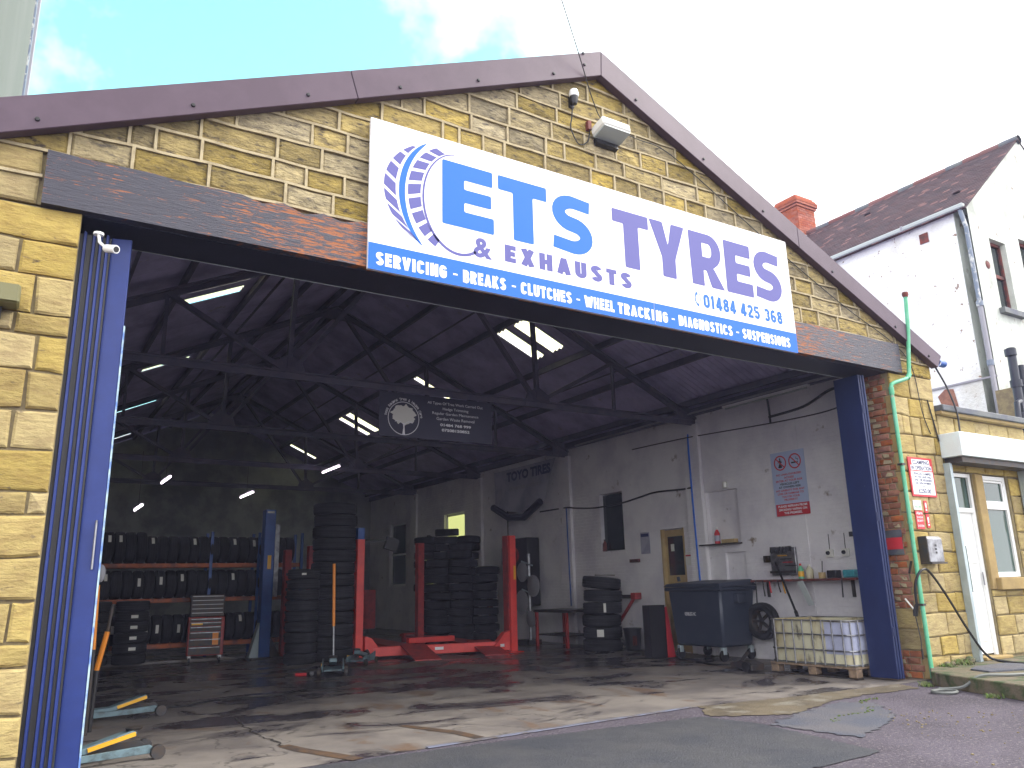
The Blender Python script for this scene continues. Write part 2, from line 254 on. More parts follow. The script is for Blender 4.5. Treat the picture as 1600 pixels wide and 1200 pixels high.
# ---------------------------------------------------------------- helpers
ROOT = {}
def rootm(o):
    while o.parent: o = o.parent
    return ROOT.get(o.name, Matrix.Identity(4))
class MB:
    def __init__(s): s.v = []; s.f = []
    def quadbox(s, P):   # 8 points: bottom 4 ccw, top 4 ccw
        n = len(s.v); s.v += [tuple(p) for p in P]
        for q in ((3, 2, 1, 0), (4, 5, 6, 7), (0, 1, 5, 4), (1, 2, 6, 5), (2, 3, 7, 6), (3, 0, 4, 7)): s.f.append([n+i for i in q])
        return s
    def box(s, x0, y0, z0, x1, y1, z1):
        x0, x1 = min(x0, x1), max(x0, x1); y0, y1 = min(y0, y1), max(y0, y1); z0, z1 = min(z0, z1), max(z0, z1)
        return s.quadbox([(x0, y0, z0), (x1, y0, z0), (x1, y1, z0), (x0, y1, z0), (x0, y0, z1), (x1, y0, z1), (x1, y1, z1), (x0, y1, z1)])
    def obox(s, c, sz, mat=None):
        hx, hy, hz = sz[0]/2, sz[1]/2, sz[2]/2; c = Vector(c)
        P = [Vector(p) for p in ((-hx, -hy, -hz), (hx, -hy, -hz), (hx, hy, -hz), (-hx, hy, -hz), (-hx, -hy, hz), (hx, -hy, hz), (hx, hy, hz), (-hx, hy, hz))]
        if mat is not None: P = [mat @ p for p in P]
        return s.quadbox([c+p for p in P])
    def beam(s, p0, p1, w, h, up=(0, 0, 1)):
        p0, p1 = Vector(p0), Vector(p1); d = (p1-p0).normalized(); sd = d.cross(Vector(up))
        if sd.length < 1e-3: sd = d.cross(Vector((1, 0, 0)))
        sd.normalize(); u = sd.cross(d); a = sd*w/2; b = u*h/2
        return s.quadbox([p0-a-b, p0+a-b, p1+a-b, p1-a-b, p0-a+b, p0+a+b, p1+a+b, p1-a+b])
    def tube(s, pts, r, n=8, cap=True):
        pts = [Vector(p) for p in pts]; base = len(s.v); prev = None
        for i, p in enumerate(pts):
            d = (pts[min(i+1, len(pts)-1)]-pts[max(i-1, 0)]).normalized()
            a = d.cross(Vector((0, 0, 1))) if prev is None else prev - d*prev.dot(d)
            if a.length < 1e-3: a = d.cross(Vector((1, 0, 0)))
            a.normalize(); prev = a; b = d.cross(a); rr = r[i] if isinstance(r, (list, tuple)) else r
            for k in range(n): s.v.append(tuple(p+a*cos(2*pi*k/n)*rr+b*sin(2*pi*k/n)*rr))
        for i in range(len(pts)-1):
            for k in range(n):
                k2 = (k+1) % n; s.f.append([base+i*n+k, base+i*n+k2, base+(i+1)*n+k2, base+(i+1)*n+k])
        if cap:
            s.f.append([base+k for k in range(n)][::-1]); s.f.append([base+(len(pts)-1)*n+k for k in range(n)])
        return s
    def lathe(s, prof, c=(0, 0, 0), n=24, ax='z', closed=False):
        base = len(s.v); c = Vector(c); m = len(prof)
        for k in range(n):
            a = 2*pi*k/n
            for r, h in prof:
                p = Vector((r*cos(a), r*sin(a), h)) if ax == 'z' else (Vector((h, r*cos(a), r*sin(a))) if ax == 'x' else Vector((r*cos(a), h, r*sin(a))))
                s.v.append(tuple(c+p))
        for k in range(n):
            k2 = (k+1) % n
            for i in range(m if closed else m-1):
                i2 = (i+1) % m
                s.f.append([base+k*m+i, base+k2*m+i, base+k2*m+i2, base+k*m+i2])
        return s
    def prism(s, poly, d0, d1, mp):   # poly 2-D (ccw), mp(u, v, d) -> point
        n = len(poly); b = len(s.v)
        s.v += [tuple(mp(u, v, d0)) for u, v in poly] + [tuple(mp(u, v, d1)) for u, v in poly]
        s.f.append(list(range(b, b+n))[::-1]); s.f.append(list(range(b+n, b+2*n)))
        for i in range(n): s.f.append([b+i, b+(i+1) % n, b+n+(i+1) % n, b+n+i])
        return s
    def sphere(s, c, r, n=12, m=8, sc=(1, 1, 1)):
        prof = [(max(1e-4, sin(pi*i/m))*r, -cos(pi*i/m)*r) for i in range(m+1)]
        b = len(s.v); s.lathe(prof, (0, 0, 0), n)
        for i in range(b, len(s.v)): v = s.v[i]; s.v[i] = (v[0]*sc[0]+c[0], v[1]*sc[1]+c[1], v[2]*sc[2]+c[2])
        return s
    def build(s, name, mat, parent=None, world=True, smooth=False, bevel=0, kind=None, label=None, fixn=True):
        me = bpy.data.meshes.new(name); me.from_pydata(s.v, [], s.f)
        bm = bmesh.new(); bm.from_mesh(me)
        if world and parent is not None: bm.transform(rootm(parent).inverted())
        if bevel:
            try: bmesh.ops.bevel(bm, geom=list(bm.edges), offset=bevel, segments=1, affect='EDGES', clamp_overlap=True)
            except Exception: pass
        if fixn: bmesh.ops.recalc_face_normals(bm, faces=bm.faces)
        bm.to_mesh(me); bm.free()
        if smooth:
            me.polygons.foreach_set('use_smooth', [True]*len(me.polygons))
            try: me.set_sharp_from_angle(angle=radians(40))
            except Exception: pass
        me.materials.append(mt[mat] if isinstance(mat, str) else mat)
        o = bpy.data.objects.new(name, me); COL.objects.link(o)
        if parent is not None: o.parent = parent
        if kind: o['kind'] = kind
        if label: o['label'] = label
        return o
def thing(name, label, cat, loc=(0, 0, 0), rz=0, group=None):
    o = bpy.data.objects.new(name, None); COL.objects.link(o); o.empty_display_size = .1
    o.location = loc; o.rotation_euler = (0, 0, rz); o['label'] = label; o['category'] = cat
    if group: o['group'] = group
    ROOT[o.name] = Matrix.Translation(loc) @ Matrix.Rotation(rz, 4, 'Z'); return o
def tag(o, label, cat, group=None):
    o['label'] = label; o['category'] = cat
    if group: o['group'] = group
    return o
def struct(o): o['kind'] = 'structure'; return o
def dup(root, loc, rz=0, label=None, group=None):
    r = root.copy(); COL.objects.link(r); r.location = loc; r.rotation_euler = (0, 0, rz)
    if label: r['label'] = label
    if group: r['group'] = group
    ROOT[r.name] = Matrix.Translation(loc) @ Matrix.Rotation(rz, 4, 'Z')
    for ch in list(root.children):
        c = ch.copy(); COL.objects.link(c); c.parent = r
        for g in ch.children:
            d = g.copy(); COL.objects.link(d); d.parent = c
    return r
FAC = lambda y: (lambda u, v, d: (u, y+d, v))           # facade plane, d grows into the building
RW = lambda x: (lambda u, v, d: (x+d, u, v))            # right wall plane, u = y
def clip(poly, nx, ny, c):   # keep nx*u+ny*v <= c
    out = []
    for i in range(len(poly)):
        a, b = poly[i], poly[(i+1) % len(poly)]; da, db = nx*a[0]+ny*a[1]-c, nx*b[0]+ny*b[1]-c
        if da <= 0: out.append(a)
        if (da < 0 < db) or (db < 0 < da):
            k = da/(da-db); out.append((a[0]+(b[0]-a[0])*k, a[1]+(b[1]-a[1])*k))
    return out
def area(p): return abs(sum(p[i][0]*p[(i+1) % len(p)][1]-p[(i+1) % len(p)][0]*p[i][1] for i in range(len(p))))/2
def pillow(mb, poly, mp, back, front, ch):   # a stone: chamfered block
    cx = sum(p[0] for p in poly)/len(poly); cy = sum(p[1] for p in poly)/len(poly)
    def ins(p):
        dx, dy = cx-p[0], cy-p[1]; return (p[0]+max(-ch, min(ch, dx*.3)), p[1]+max(-ch, min(ch, dy*.3)))
    n = len(poly); b = len(mb.v)
    fr = [(ins(p), front+random.uniform(-.007, .007)) for p in poly]
    mb.v += [tuple(mp(p[0], p[1], back)) for p in poly] + [tuple(mp(p[0], p[1], front+.010)) for p in poly] + [tuple(mp(q[0], q[1], d)) for q, d in fr] + [tuple(mp(cx, cy, front-random.uniform(.0, .012)))]
    for i in range(n):
        j = (i+1) % n
        mb.f += [[b+i, b+j, b+n+j, b+n+i], [b+n+i, b+n+j, b+2*n+j, b+2*n+i], [b+2*n+i, b+2*n+j, b+3*n]]
    return mb
def mesh_from_curve(cu):
    o = bpy.data.objects.new('tmp', cu); COL.objects.link(o)
    dg = bpy.context.evaluated_depsgraph_get(); dg.update()
    me = bpy.data.meshes.new_from_object(o.evaluated_get(dg)); bpy.data.objects.remove(o); return me
def remesh(me):
    m2 = bpy.data.meshes.new('print'); m2.from_pydata([tuple(v.co) for v in me.vertices], [], [tuple(p.vertices) for p in me.polygons]); return m2
# heavy condensed stroke lettering: every glyph is a set of centre lines in a w x 1 cell
def A_(cx, cy, rx, ry, a0, a1, n=8): return [(cx+rx*cos(radians(a0+(a1-a0)*i/n)), cy+ry*sin(radians(a0+(a1-a0)*i/n))) for i in range(n+1)]
def glyph(c, w, T):
    l, r, b, t = T/2, w-T/2, T/2, 1-T/2; m = .5; c_ = w/2; q = min((r-l)/2, .3); E0, E1, X0, X1 = 0, 1, 0, w
    G = {'I': [[(c_, 0), (c_, 1)]], 'L': [[(l, 1), (l, 0)], [(l, b), (X1, b)]], 'E': [[(l, 0), (l, 1)], [(l, b), (X1, b)], [(l, t), (X1, t)], [(l, m), (X1-.04, m)]], 'F': [[(l, 0), (l, 1)], [(l, t), (X1, t)], [(l, m), (X1-.04, m)]],
    'T': [[(c_, 0), (c_, 1)], [(0, t), (w, t)]], 'H': [[(l, 0), (l, 1)], [(r, 0), (r, 1)], [(l, m), (r, m)]], 'N': [[(l, 0), (l, 1)], [(r, 0), (r, 1)], [(l, 1), (r, 0)]], 'M': [[(l, 0), (l, 1)], [(r, 0), (r, 1)], [(l, 1), (c_, .35), (r, 1)]],
    'W': [[(l*.8, 1), (w*.3, 0)], [(w*.3, 0), (c_, .9)], [(c_, .9), (w*.7, 0)], [(w*.7, 0), (w-l*.8, 1)]], 'V': [[(l*.9, 1), (c_, 0.02)], [(c_, .02), (w-l*.9, 1)]], 'X': [[(l, 0), (r, 1)], [(l, 1), (r, 0)]], 'Y': [[(l, 1), (c_, .45)], [(r, 1), (c_, .45)], [(c_, .5), (c_, 0)]],
    'K': [[(l, 0), (l, 1)], [(l, .42), (r, 1)], [(l+.1, .52), (r, 0)]], 'A': [[(l*.9, 0), (c_, .98)], [(c_, .98), (w-l*.9, 0)], [(w*.25, .27), (w*.75, .27)]],
    'U': [[(l, 1)]+A_(c_, b+q, (r-l)/2, q, 180, 360)+[(r, 1)]], 'C': [A_(c_, t-q, (r-l)/2, q, 5, 180)+A_(c_, b+q, (r-l)/2, q, 180, 355)], 'G': [A_(c_, t-q, (r-l)/2, q, 5, 180)+A_(c_, b+q, (r-l)/2, q, 180, 360)+[(r, m)], [(r+T/2, .48), (c_, .48)]],
    'O': [A_(c_, t-q, (r-l)/2, q, 0, 180)+A_(c_, b+q, (r-l)/2, q, 180, 360)+[(r, t-q)]], 'D': [[(l, 0), (l, 1)], [(l, t)]+A_(r-q, t-q, q, q, 90, 0, 5)+A_(r-q, b+q, q, q, 0, -90, 5)+[(l, b)]],
    'P': [[(l, 0), (l, 1)], [(l, t), (c_, t)]+A_(c_, .72, r-c_, t-.72, 90, -90, 8)+[(l, .44)]], 'R': [[(l, 0), (l, 1)], [(l, t), (c_, t)]+A_(c_, .72, r-c_, t-.72, 90, -90, 8)+[(l, .44)], [(c_, .45), (r+.01, 0)]],
    'B': [[(l, 0), (l, 1)], [(l, t), (c_, t)]+A_(c_, .72, r-c_-.02, t-.72, 90, -90, 6)+[(l, .5)], [(l, .53), (c_, .53)]+A_(c_, .30, r-c_, .53-.30, 90, -90, 6)[1:]+[(l, b)]],
    'S': [A_(c_, .72, (r-l)/2, t-.72, 15, 250, 10)+A_(c_, .29, (r-l)/2, .29-b, 70, -165, 10)],
    '0': [A_(c_, t-q, (r-l)/2, q, 0, 180)+A_(c_, b+q, (r-l)/2, q, 180, 360)+[(r, t-q)]], '1': [[(c_, 0), (c_, 1)], [(c_, .9), (l*.6, .74)]], '4': [[(r-.1, 0), (r-.1, 1)], [(r-.12, 1), (l*.7, .3)], [(0, .27), (w, .27)]],
    '8': [A_(c_, .73, (r-l)/2-.02, t-.73, 0, 360, 12), A_(c_, .30, (r-l)/2, .30-b, 0, 360, 12)], '2': [A_(c_, .70, (r-l)/2, t-.70, 170, -20, 8)+[(l, b+.04)], [(l*.6, b), (w, b)]], '5': [[(r, t), (l, t), (l, .56)], [(l, .56)]+A_(c_, .33, (r-l)/2, .33-b, 100, -165, 10)],
    '3': [A_(c_, .72, (r-l)/2, t-.72, 160, -80, 8), A_(c_, .30, (r-l)/2, .30-b, 80, -160, 8)], '6': [A_(c_, .31, (r-l)/2, .31-b, 0, 360, 12), [(l, .35), (l, .6)]+A_(c_, .66, (r-l)/2, t-.66, 180, 40, 6)]}
    return G.get(c, [])
WD = {'I': .27, 'W': .95, 'M': .8, 'L': .48, 'E': .5, 'F': .5, 'T': .54, '1': .42, 'N': .62, 'H': .62, 'A': .66, 'V': .64, 'K': .62, ' ': .28, 'X': .64}
def heavy(name, body, parent, mat, box, place, T=.23, gap=.10, each=True):
    u0, v0, u1, v1 = box; H_ = v1-v0
    tot = sum(WD.get(c, .58) for c in body)+gap*(len(body)-1); k = (u1-u0)/(tot*H_); x = 0; mb = MB(); inv = rootm(parent).inverted(); out = []
    for c in body:
        w = WD.get(c, .58); lay = 0
        for pl in glyph(c, w, T):
            P = ribbon(pl, T); n = len(mb.v); h = len(P)//2; dd = .0012+.00025*lay; lay += 1
            for u, v in P:
                uu, vv = u0+(x+u)*H_*k, v0+v*H_; mb.v.append((uu, place[1]-dd, vv) if place[0] == 'F' else (place[1]-dd, -uu, vv))
            for i in range(h-1): mb.f.append([n+i, n+i+1, n+2*h-2-i, n+2*h-1-i])
        x += w+gap
        if each and mb.v: mb.build('letter', mat, parent, fixn=False); mb = MB()
    if not each: return mb.build(name, mat, parent, fixn=False)
def text(name, body, parent, mat, box, place, bold=0.0, ext=.0012, depth=0.0, rot=0, label=None):
    """flat lettering fitted in box (u0, v0, u1, v1) on a plane: place = ('F', y) facade or ('R', x) right wall (u is y, mirrored)"""
    cu = bpy.data.curves.new(name, 'FONT'); cu.body = body; cu.align_x = 'CENTER'; cu.resolution_u = 3; cu.size = 1; cu.offset = bold; cu.extrude = 0
    me = mesh_from_curve(cu)
    vs = [v.co.copy() for v in me.vertices]
    if not vs: return None
    me = remesh(me)
    x0, x1 = min(v.x for v in vs), max(v.x for v in vs); y0, y1 = min(v.y for v in vs), max(v.y for v in vs)
    u0, v0, u1, v1 = box; inv = rootm(parent).inverted()
    cr, sr = cos(rot), sin(rot); uc, vc = (u0+u1)/2, (v0+v1)/2
    for v in me.vertices:
        u = (v.co.x-x0)/(x1-x0)*(u1-u0)-(u1-u0)/2; w = (v.co.y-y0)/(y1-y0)*(v1-v0)-(v1-v0)/2
        u, w = uc+(u*cr-w*sr), vc+(u*sr+w*cr)
        if place[0] == 'L': v.co = place[1](u, w); continue
        p = Vector((u, place[1]-ext, w)) if place[0] == 'F' else Vector((place[1]-ext, -u, w))
        v.co = inv @ p
    me.materials.clear(); me.materials.append(mt[mat]); me.name = name
    o = bpy.data.objects.new(name, me); COL.objects.link(o); o.parent = parent
    if label: o['label'] = label
    return o
def shape(name, polys, parent, mat, place, ext=.0012, holes=()):
    """flat print made of 2-D polygons (u, v)"""
    cu = bpy.data.curves.new(name, 'CURVE'); cu.dimensions = '2D'; cu.fill_mode = 'BOTH'
    for P in polys:
        sp = cu.splines.new('POLY'); sp.points.add(len(P)-1); sp.use_cyclic_u = True
        for i, (u, v) in enumerate(P): sp.points[i].co = (u, v, 0, 1)
    me = remesh(mesh_from_curve(cu)); inv = rootm(parent).inverted()
    for v in me.vertices:
        u, w = v.co.x, v.co.y
        v.co = inv @ (Vector((u, place[1]-ext, w)) if place[0] == 'F' else Vector((place[1]-ext, -u, w)))
    me.materials.clear(); me.materials.append(mt[mat]); me.name = name
    o = bpy.data.objects.new(name, me); COL.objects.link(o); o.parent = parent; return o
def ribbon(pts, w):   # stroke a polyline to a polygon; w may be a list
    L_, R_ = [], []
    for i, p in enumerate(pts):
        a, b = pts[max(i-1, 0)], pts[min(i+1, len(pts)-1)]; dx, dy = b[0]-a[0], b[1]-a[1]; l = math.hypot(dx, dy) or 1
        h = (w[i] if isinstance(w, list) else w)/2; nx, ny = -dy/l*h, dx/l*h
        L_.append((p[0]+nx, p[1]+ny)); R_.append((p[0]-nx, p[1]-ny))
    return L_+R_[::-1]
# ================================================================ GROUND (structure)
def sheet(name, poly, z, mat, sub=0):
    m = MB(); m.v = [(x, y, z) for x, y in poly]; m.f = [list(range(len(poly)))]
    return struct(m.build(name, mat))
def rough(poly, n=6, j=.05):
    out = []
    for i in range(len(poly)):
        a, b = poly[i], poly[(i+1) % len(poly)]
        for k in range(n):
            t_ = k/n; q = j if k else 0; out.append((a[0]+(b[0]-a[0])*t_+random.uniform(-q, q), a[1]+(b[1]-a[1])*t_+random.uniform(-q, q)))
    return out
sheet('ground', [(-60, -60), (60, -60), (60, 60), (-60, 60)], -.004, 'asphalt')
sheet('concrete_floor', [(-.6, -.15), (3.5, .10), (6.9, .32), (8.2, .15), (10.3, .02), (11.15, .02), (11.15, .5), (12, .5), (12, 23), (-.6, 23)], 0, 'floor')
sheet('concrete_apron', rough([(6.55, -.28), (7.0, .31), (8.2, .14), (10.4, .0), (10.2, -.4), (9.2, -.32), (8.5, -.4), (7.3, -.75)], 14, .035), .004, 'apron')
sheet('tarmac_patch', rough([(-2, -6), (2.2, -6), (4.2, -2.6), (6.32, -2.46), (6.62, -1.0), (6.5, -.24), (5.0, -.12), (3.0, -.02), (1.2, -.02), (-2, -.2)], 26, .022), .004, 'patch')
sheet('blue_tarmac_patch', rough([(6.66, -1.0), (7.3, -.78), (8.4, -.5), (8.7, -.8), (8.0, -1.5), (6.75, -2.0)], 16, .05), .004, 'bpatch')
m = MB(); m.quadbox([(3.4, .06, .0045), (6.85, .28, .0045), (6.85, .33, .0045), (3.4, .12, .0045), (3.4, .06, .012), (6.85, .28, .012), (6.85, .33, .012), (3.4, .12, .012)])
struct(m.build('threshold', 'strip'))
# raised pavement in front of the office door
pv = [(11.10, -.02), (10.62, -.33), (10.42, -.7), (10.02, -1.8), (9.65, -3.2), (9.3, -5), (18, -5), (18, -.02)]
m = MB(); m.prism(rough(pv, 4, .015), -.01, .17, lambda u, v, d: (u, v, d)); struct(m.build('pavement', 'mossstone', bevel=.012))
# raised kerb strip under the tyre racking
m = MB(); m.box(-.55, 11.75, 0, 5.2, 12.9, .07); struct(m.build('kerb', 'floor', bevel=.01))

# ================================================================ WORKSHOP BUILDING
B = thing('workshop_building', 'sandstone gabled tyre workshop with wide open doorway and plum barge boards', 'workshop', (0, 0, 0))
def rz_r(x): return 7.64-.4539*(x-5.69)
def rz_l(x): return 7.64-.441*(5.69-x)
def gable_clip(poly):
    p = clip(poly, .4539, 1, 7.64+.4539*5.69+.10); return clip(p, -.441, 1, 7.64-.441*5.69+.10) if p else p
fw = MB()
fw.prism(gable_clip([(-1.02, 4.475), (12.32, 4.475), (12.32, 8), (-1.02, 8)]), .012, .30, FAC(0))
fw.box(-1.02, .012, 0, .20, .30, 4.455); fw.box(11.16, .012, 0, 12.30, .55, 4.455)
FWALL = fw.build('front_wall', 'mortar2', B)
stones = []; joints = MB()
SX0, SX1, SZ0, SZ1 = 2.72, 8.88, 4.4, 6.03
def hid(poly): return all(SX0 < u < SX1 and SZ0 < v < SZ1 for u, v in poly)
def wav(x, z): return .008*sin(x*2.3+z*7)+.004*sin(x*9.7+z*3)
def course(x0, x1, z0, z1, wmin, wmax, mat, gap=.014, front=-.018, cl=None, x_left=None, ribbon_on=True):
    x = x0 - (random.uniform(0, wmin) if x_left is None else 0); first = True
    while x < x1-.02:
        w = random.uniform(wmin, wmax)
        if random.random() < .2: w *= .55
        xe = min(x+w, x1)
        if x1-xe < .12: xe = x1
        a = max(x, x0)
        j = lambda: random.uniform(-.006, .006)
        poly = [(a+gap+j(), z0+gap+wav(a, z0)+j()), ((a+xe)/2, z0+gap+wav((a+xe)/2, z0)+j()), (xe-gap+j(), z0+gap+wav(xe, z0)+j()), (xe-gap+j(), z1-gap+wav(xe, z1)+j()), ((a+xe)/2, z1-gap+wav((a+xe)/2, z1)+j()), (a+gap+j(), z1-gap+wav(a, z1)+j())]
        if cl: poly = cl(poly)
        if poly and len(poly) > 2 and area(poly) > .002 and not hid(poly):
            stones.append((poly, FAC(0), mat, front+random.uniform(-.010, .006)))
            if ribbon_on and xe < x1-.02:
                p = [(xe-.013+random.uniform(-.003, .003), z0+wav(xe, z0)), (xe+.013, z0+wav(xe, z0)), (xe+.013+random.uniform(-.004, .004), z1+wav(xe, z1)), (xe-.013, z1+wav(xe, z1))]
                if cl: p = cl(p)
                if p and len(p) > 2 and not hid(p): joints.prism(p, front-.017, .012, FAC(0))
        x = xe
def bed(x0, x1, z, front=-.036, w=.013):
    n = max(2, int((x1-x0)/.12)); pts = [(x0+(x1-x0)*i/n) for i in range(n+1)]
    for a, b in zip(pts, pts[1:]):
        if z > 4.93 and (z+.02 > min(rz_r(a), rz_r(b))+.08 or z+.02 > min(rz_l(a), rz_l(b))+.08): continue
        p = [(a, z-w+wav(a, z)), (b, z-w+wav(b, z)), (b, z+w+wav(b, z)), (a, z+w+wav(a, z))]
        if not hid(p): joints.prism(p, front, .012, FAC(0))
# gable courses
z = 4.935; i = 0
while z < 7.75:
    h = random.choice((.225, .235, .245, .24)); z1 = z+h
    xa = max(-1.0, 5.69-(7.80-z)/.441); xb = min(12.32, 5.69+(7.80-z)/.4539)
    course(xa, xb, z, z1, .36, .72, 'gstone', cl=gable_clip); bed(xa, xb, z1)
    z = z1
bed(-1, 12.3, 4.935)
# beside the lintel
for (x0, x1) in ((-1.02, -.115), (11.445, 12.32)):
    for za, zb in ((4.46, 4.70), (4.70, 4.935)): course(x0, x1, za, zb, .35, .6, 'stone' if x0 < 0 else 'gstone')
    bed(x0, x1, 4.70)
# left pier
z = 0.0; hs = [.32, .29, .31, .16, .30, .31, .30, .17, .33, .29, .31, .30, .16, .31, .30, .30, .30]
for h in hs:
    if z >= 4.44: break
    z1 = min(z+h, 4.455); 
    if 4.455-z1 < .1: z1 = 4.455
    course(-1.02, .205, z, z1, .34, .64, 'stone', ribbon_on=False, gap=.010, front=-.02, x_left=1); z = z1
# right pier
z = 0.0
for h in [.30, .27, .31, .29, .28, .30, .30, .27, .31, .30, .29, .28, .30, .30, .3, .3]:
    if z >= 4.44: break
    z1 = min(z+h, 4.455)
    if 4.455-z1 < .12: z1 = 4.455
    course(11.155, 12.27, z, z1, .32, .62, 'stone', ribbon_on=False, gap=.009, front=-.02, x_left=1)
    z = z1
def place_stones(lst, parent, name, limit):
    def score(s):
        p = s[1](s[0][0][0], s[0][0][1], 0); d = (Vector(p)-CP).length; return -area(s[0])/d**2
    lst.sort(key=score)
    rest = {}
    for k, (poly, mp, mat, fr) in enumerate(lst):
        if k < limit: pillow(MB(), poly, mp, .02, fr, .018).build(name, mat, parent)
        else: pillow(rest.setdefault(mat, MB()), poly, mp, .02, fr, .018)
    for mat, mb in rest.items(): mb.build('small_'+name, mat, parent, kind='stuff')
place_stones(stones, FWALL, 'stone', 290)
joints.build('mortar_pointing', 'mortar', FWALL, kind='stuff')
# right jamb: brick reveal between stone quoin edge and door stack
brk = MB(); BR = brk.box(11.150, .10, 0, 11.162, .545, 4.455).build('door_jamb', 'mortar2', B)
z = 0; k = 0
while z < 4.44:
    y = .06 if k % 2 else .115
    if (int(z/.3) % 7) in (1, 2) and z < 1.2 and z > .3: hh = .29
    else: hh = .095
    if hh > .2:
        pillow(MB(), [(-.0, z+.008), (.50, z+.008), (.50, z+hh-.008), (-.0, z+hh-.008)], RW(11.135), .02, 0, .012).build('brick', 'stone', BR)
    else:
        while y < .53:
            ye = min(y+(.215 if random.random() < .8 else .11), .545)
            if ye-y > .04:
                o = pillow(MB(), [(y+.006, z+.006), (ye-.006, z+.006), (ye-.006, z+hh-.006), (y+.006, z+hh-.006)], RW(11.137+random.uniform(-.006, .004)), .02, 0, .008).build('brick', 'brick', BR)
            y = ye
        if random.random() < .6:
            yy = random.uniform(.1, .35); MB().prism([(yy, z+.01), (yy+random.uniform(.05, .14), z+.015), (yy+random.uniform(.06, .14), z+.075), (yy+.01, z+.06)], -.004, 0, RW(11.130)).build('paint_flake', 'mortar', BR)
    z += hh; k += 1
# quoin return stones at the front edge of the jamb
z = 0
for h in [.30, .27, .31, .29, .28, .30, .30, .27, .31, .30, .29, .28, .30, .30]:
    if z > 4.3: break
    z1 = min(z+h, 4.455); pillow(MB(), [(-.012, z+.008), (.095, z+.008), (.095, z1-.008), (-.012, z1-.008)], RW(11.150), .02, -.012, .012).build('quoin', 'dstone', BR); z = z1

# barge boards
def barge(poly, bolts):
    o = MB().prism(poly, -.15, -.035, FAC(0)).build('barge_board', 'barge', B, bevel=.006)
    for u, v in bolts: MB().lathe([(.0, -.012), (.016, -.010), (.020, 0), (.020, .006)], (u, -.154, v), 10, 'y').build('bolt', 'black', o, smooth=True)
    return o
def lz(x, t): a = 8.0-.4455*(5.71-x); b = 7.64-.441*(5.69-x); return b+(a-b)*t
def rz(x, t): a = 8.0-.4667*(x-5.71); b = 7.64-.4539*(x-5.69); return b+(a-b)*t
barge([(-1.12, lz(-1.12, 0)), (2.49, lz(2.49, 0)), (2.40, lz(2.40, 1)), (-1.12, lz(-1.12, 1))], [(x, lz(x, .28)) for x in (-.2, .95, 1.98)])
barge([(2.495, lz(2.495, 0)), (5.69, 7.64), (5.71, 8.0), (2.405, lz(2.405, 1))], [(x, lz(x, .25)) for x in (2.95, 3.9, 4.95)]+[(5.42, 7.86), (5.43, 7.70)])
barge([(5.694, 7.64), (9.2, rz(9.2, 0)), (9.2, rz(9.2, 1)), (5.714, 8.0)], [(x, rz(x, .25)) for x in (6.25, 7.4, 8.5)])
barge([(9.205, rz(9.205, 0)), (12.31, 4.64), (12.46, 4.85), (9.205, rz(9.205, 1))], [(x, rz(x, .25)) for x in (9.9, 11.3, 12.1)])
# lintel
top = [(-.10+11.53*i/60, 4.925+random.uniform(-.012, .008)-(.05 if 8 < i < 24 and random.random() < .35 else 0)) for i in range(60, -1, -1)]
MB().prism([(-.10, 4.46), (11.43, 4.46)]+top, -.075, .02, FAC(0)).build('lintel', 'peel', B)
MB().box(.21, .022, 4.452, 11.14, .545, 4.90).build('lintel_soffit', 'navy', B)
MB().tube([(.25, .55, 4.455), (3, .54, 4.45), (7, .56, 4.452), (10.9, .55, 4.45)], .006, 5).build('wire', 'gutter', B)
# barge-height inner gable
MB().prism(gable_clip([(-.6, 4.91), (12.0, 4.91), (12.0, 8), (-.6, 8)]), .31, .33, FAC(0)).build('inner_gable', 'truss', B)

# --- holed wall in a plane; u0..u1, v0..v1, holes (a, b, c, d, depth, backmat)
def holed(mp, u0, u1, v0, v1, holes, thick):
    us = sorted({u0, u1, *[h[0] for h in holes], *[h[1] for h in holes]}); vs = sorted({v0, v1, *[h[2] for h in holes], *[h[3] for h in holes]}); m = MB()
    def q(P): n = len(m.v); m.v += [tuple(p) for p in P]; m.f.append([n, n+1, n+2, n+3])
    for a, b in zip(us, us[1:]):
        for c, d in zip(vs, vs[1:]):
            cu, cv = (a+b)/2, (c+d)/2
            if any(h[0] < cu < h[1] and h[2] < cv < h[3] for h in holes): continue
            q([mp(a, c, 0), mp(b, c, 0), mp(b, d, 0), mp(a, d, 0)])
    q([mp(u0, v0, thick), mp(u1, v0, thick), mp(u1, v1, thick), mp(u0, v1, thick)])
    for a, b, c, d, dep in [h[:5] for h in holes]:
        q([mp(a, c, 0), mp(a, d, 0), mp(a, d, dep), mp(a, c, dep)]); q([mp(b, c, 0), mp(b, d, 0), mp(b, d, dep), mp(b, c, dep)])
        q([mp(a, c, 0), mp(b, c, 0), mp(b, c, dep), mp(a, c, dep)]); q([mp(a, d, 0), mp(b, d, 0), mp(b, d, dep), mp(a, d, dep)])
        q([mp(a, c, dep), mp(b, c, dep), mp(b, d, dep), mp(a, d, dep)])
    q([mp(u0, v1, 0), mp(u1, v1, 0), mp(u1, v1, thick), mp(u0, v1, thick)])
    return m
WIN = [(7.50, 8.36, 2.15, 3.50, .16), (5.55, 6.28, 0.0, 2.52, .14), (4.0, 4.85, 2.13, 3.17, .09), (3.92, 4.45, .85, 1.95, .07), (19.6, 21.1, 1.5, 3.75, .14), (15.2, 16.6, 2.9, 3.72, .14), (17.4, 18.3, 1.4, 2.9, .14)]
RWALL = holed(RW(12.0), .56, 23, 0, 4.955, WIN, .30).build('side_wall', 'wash', B)
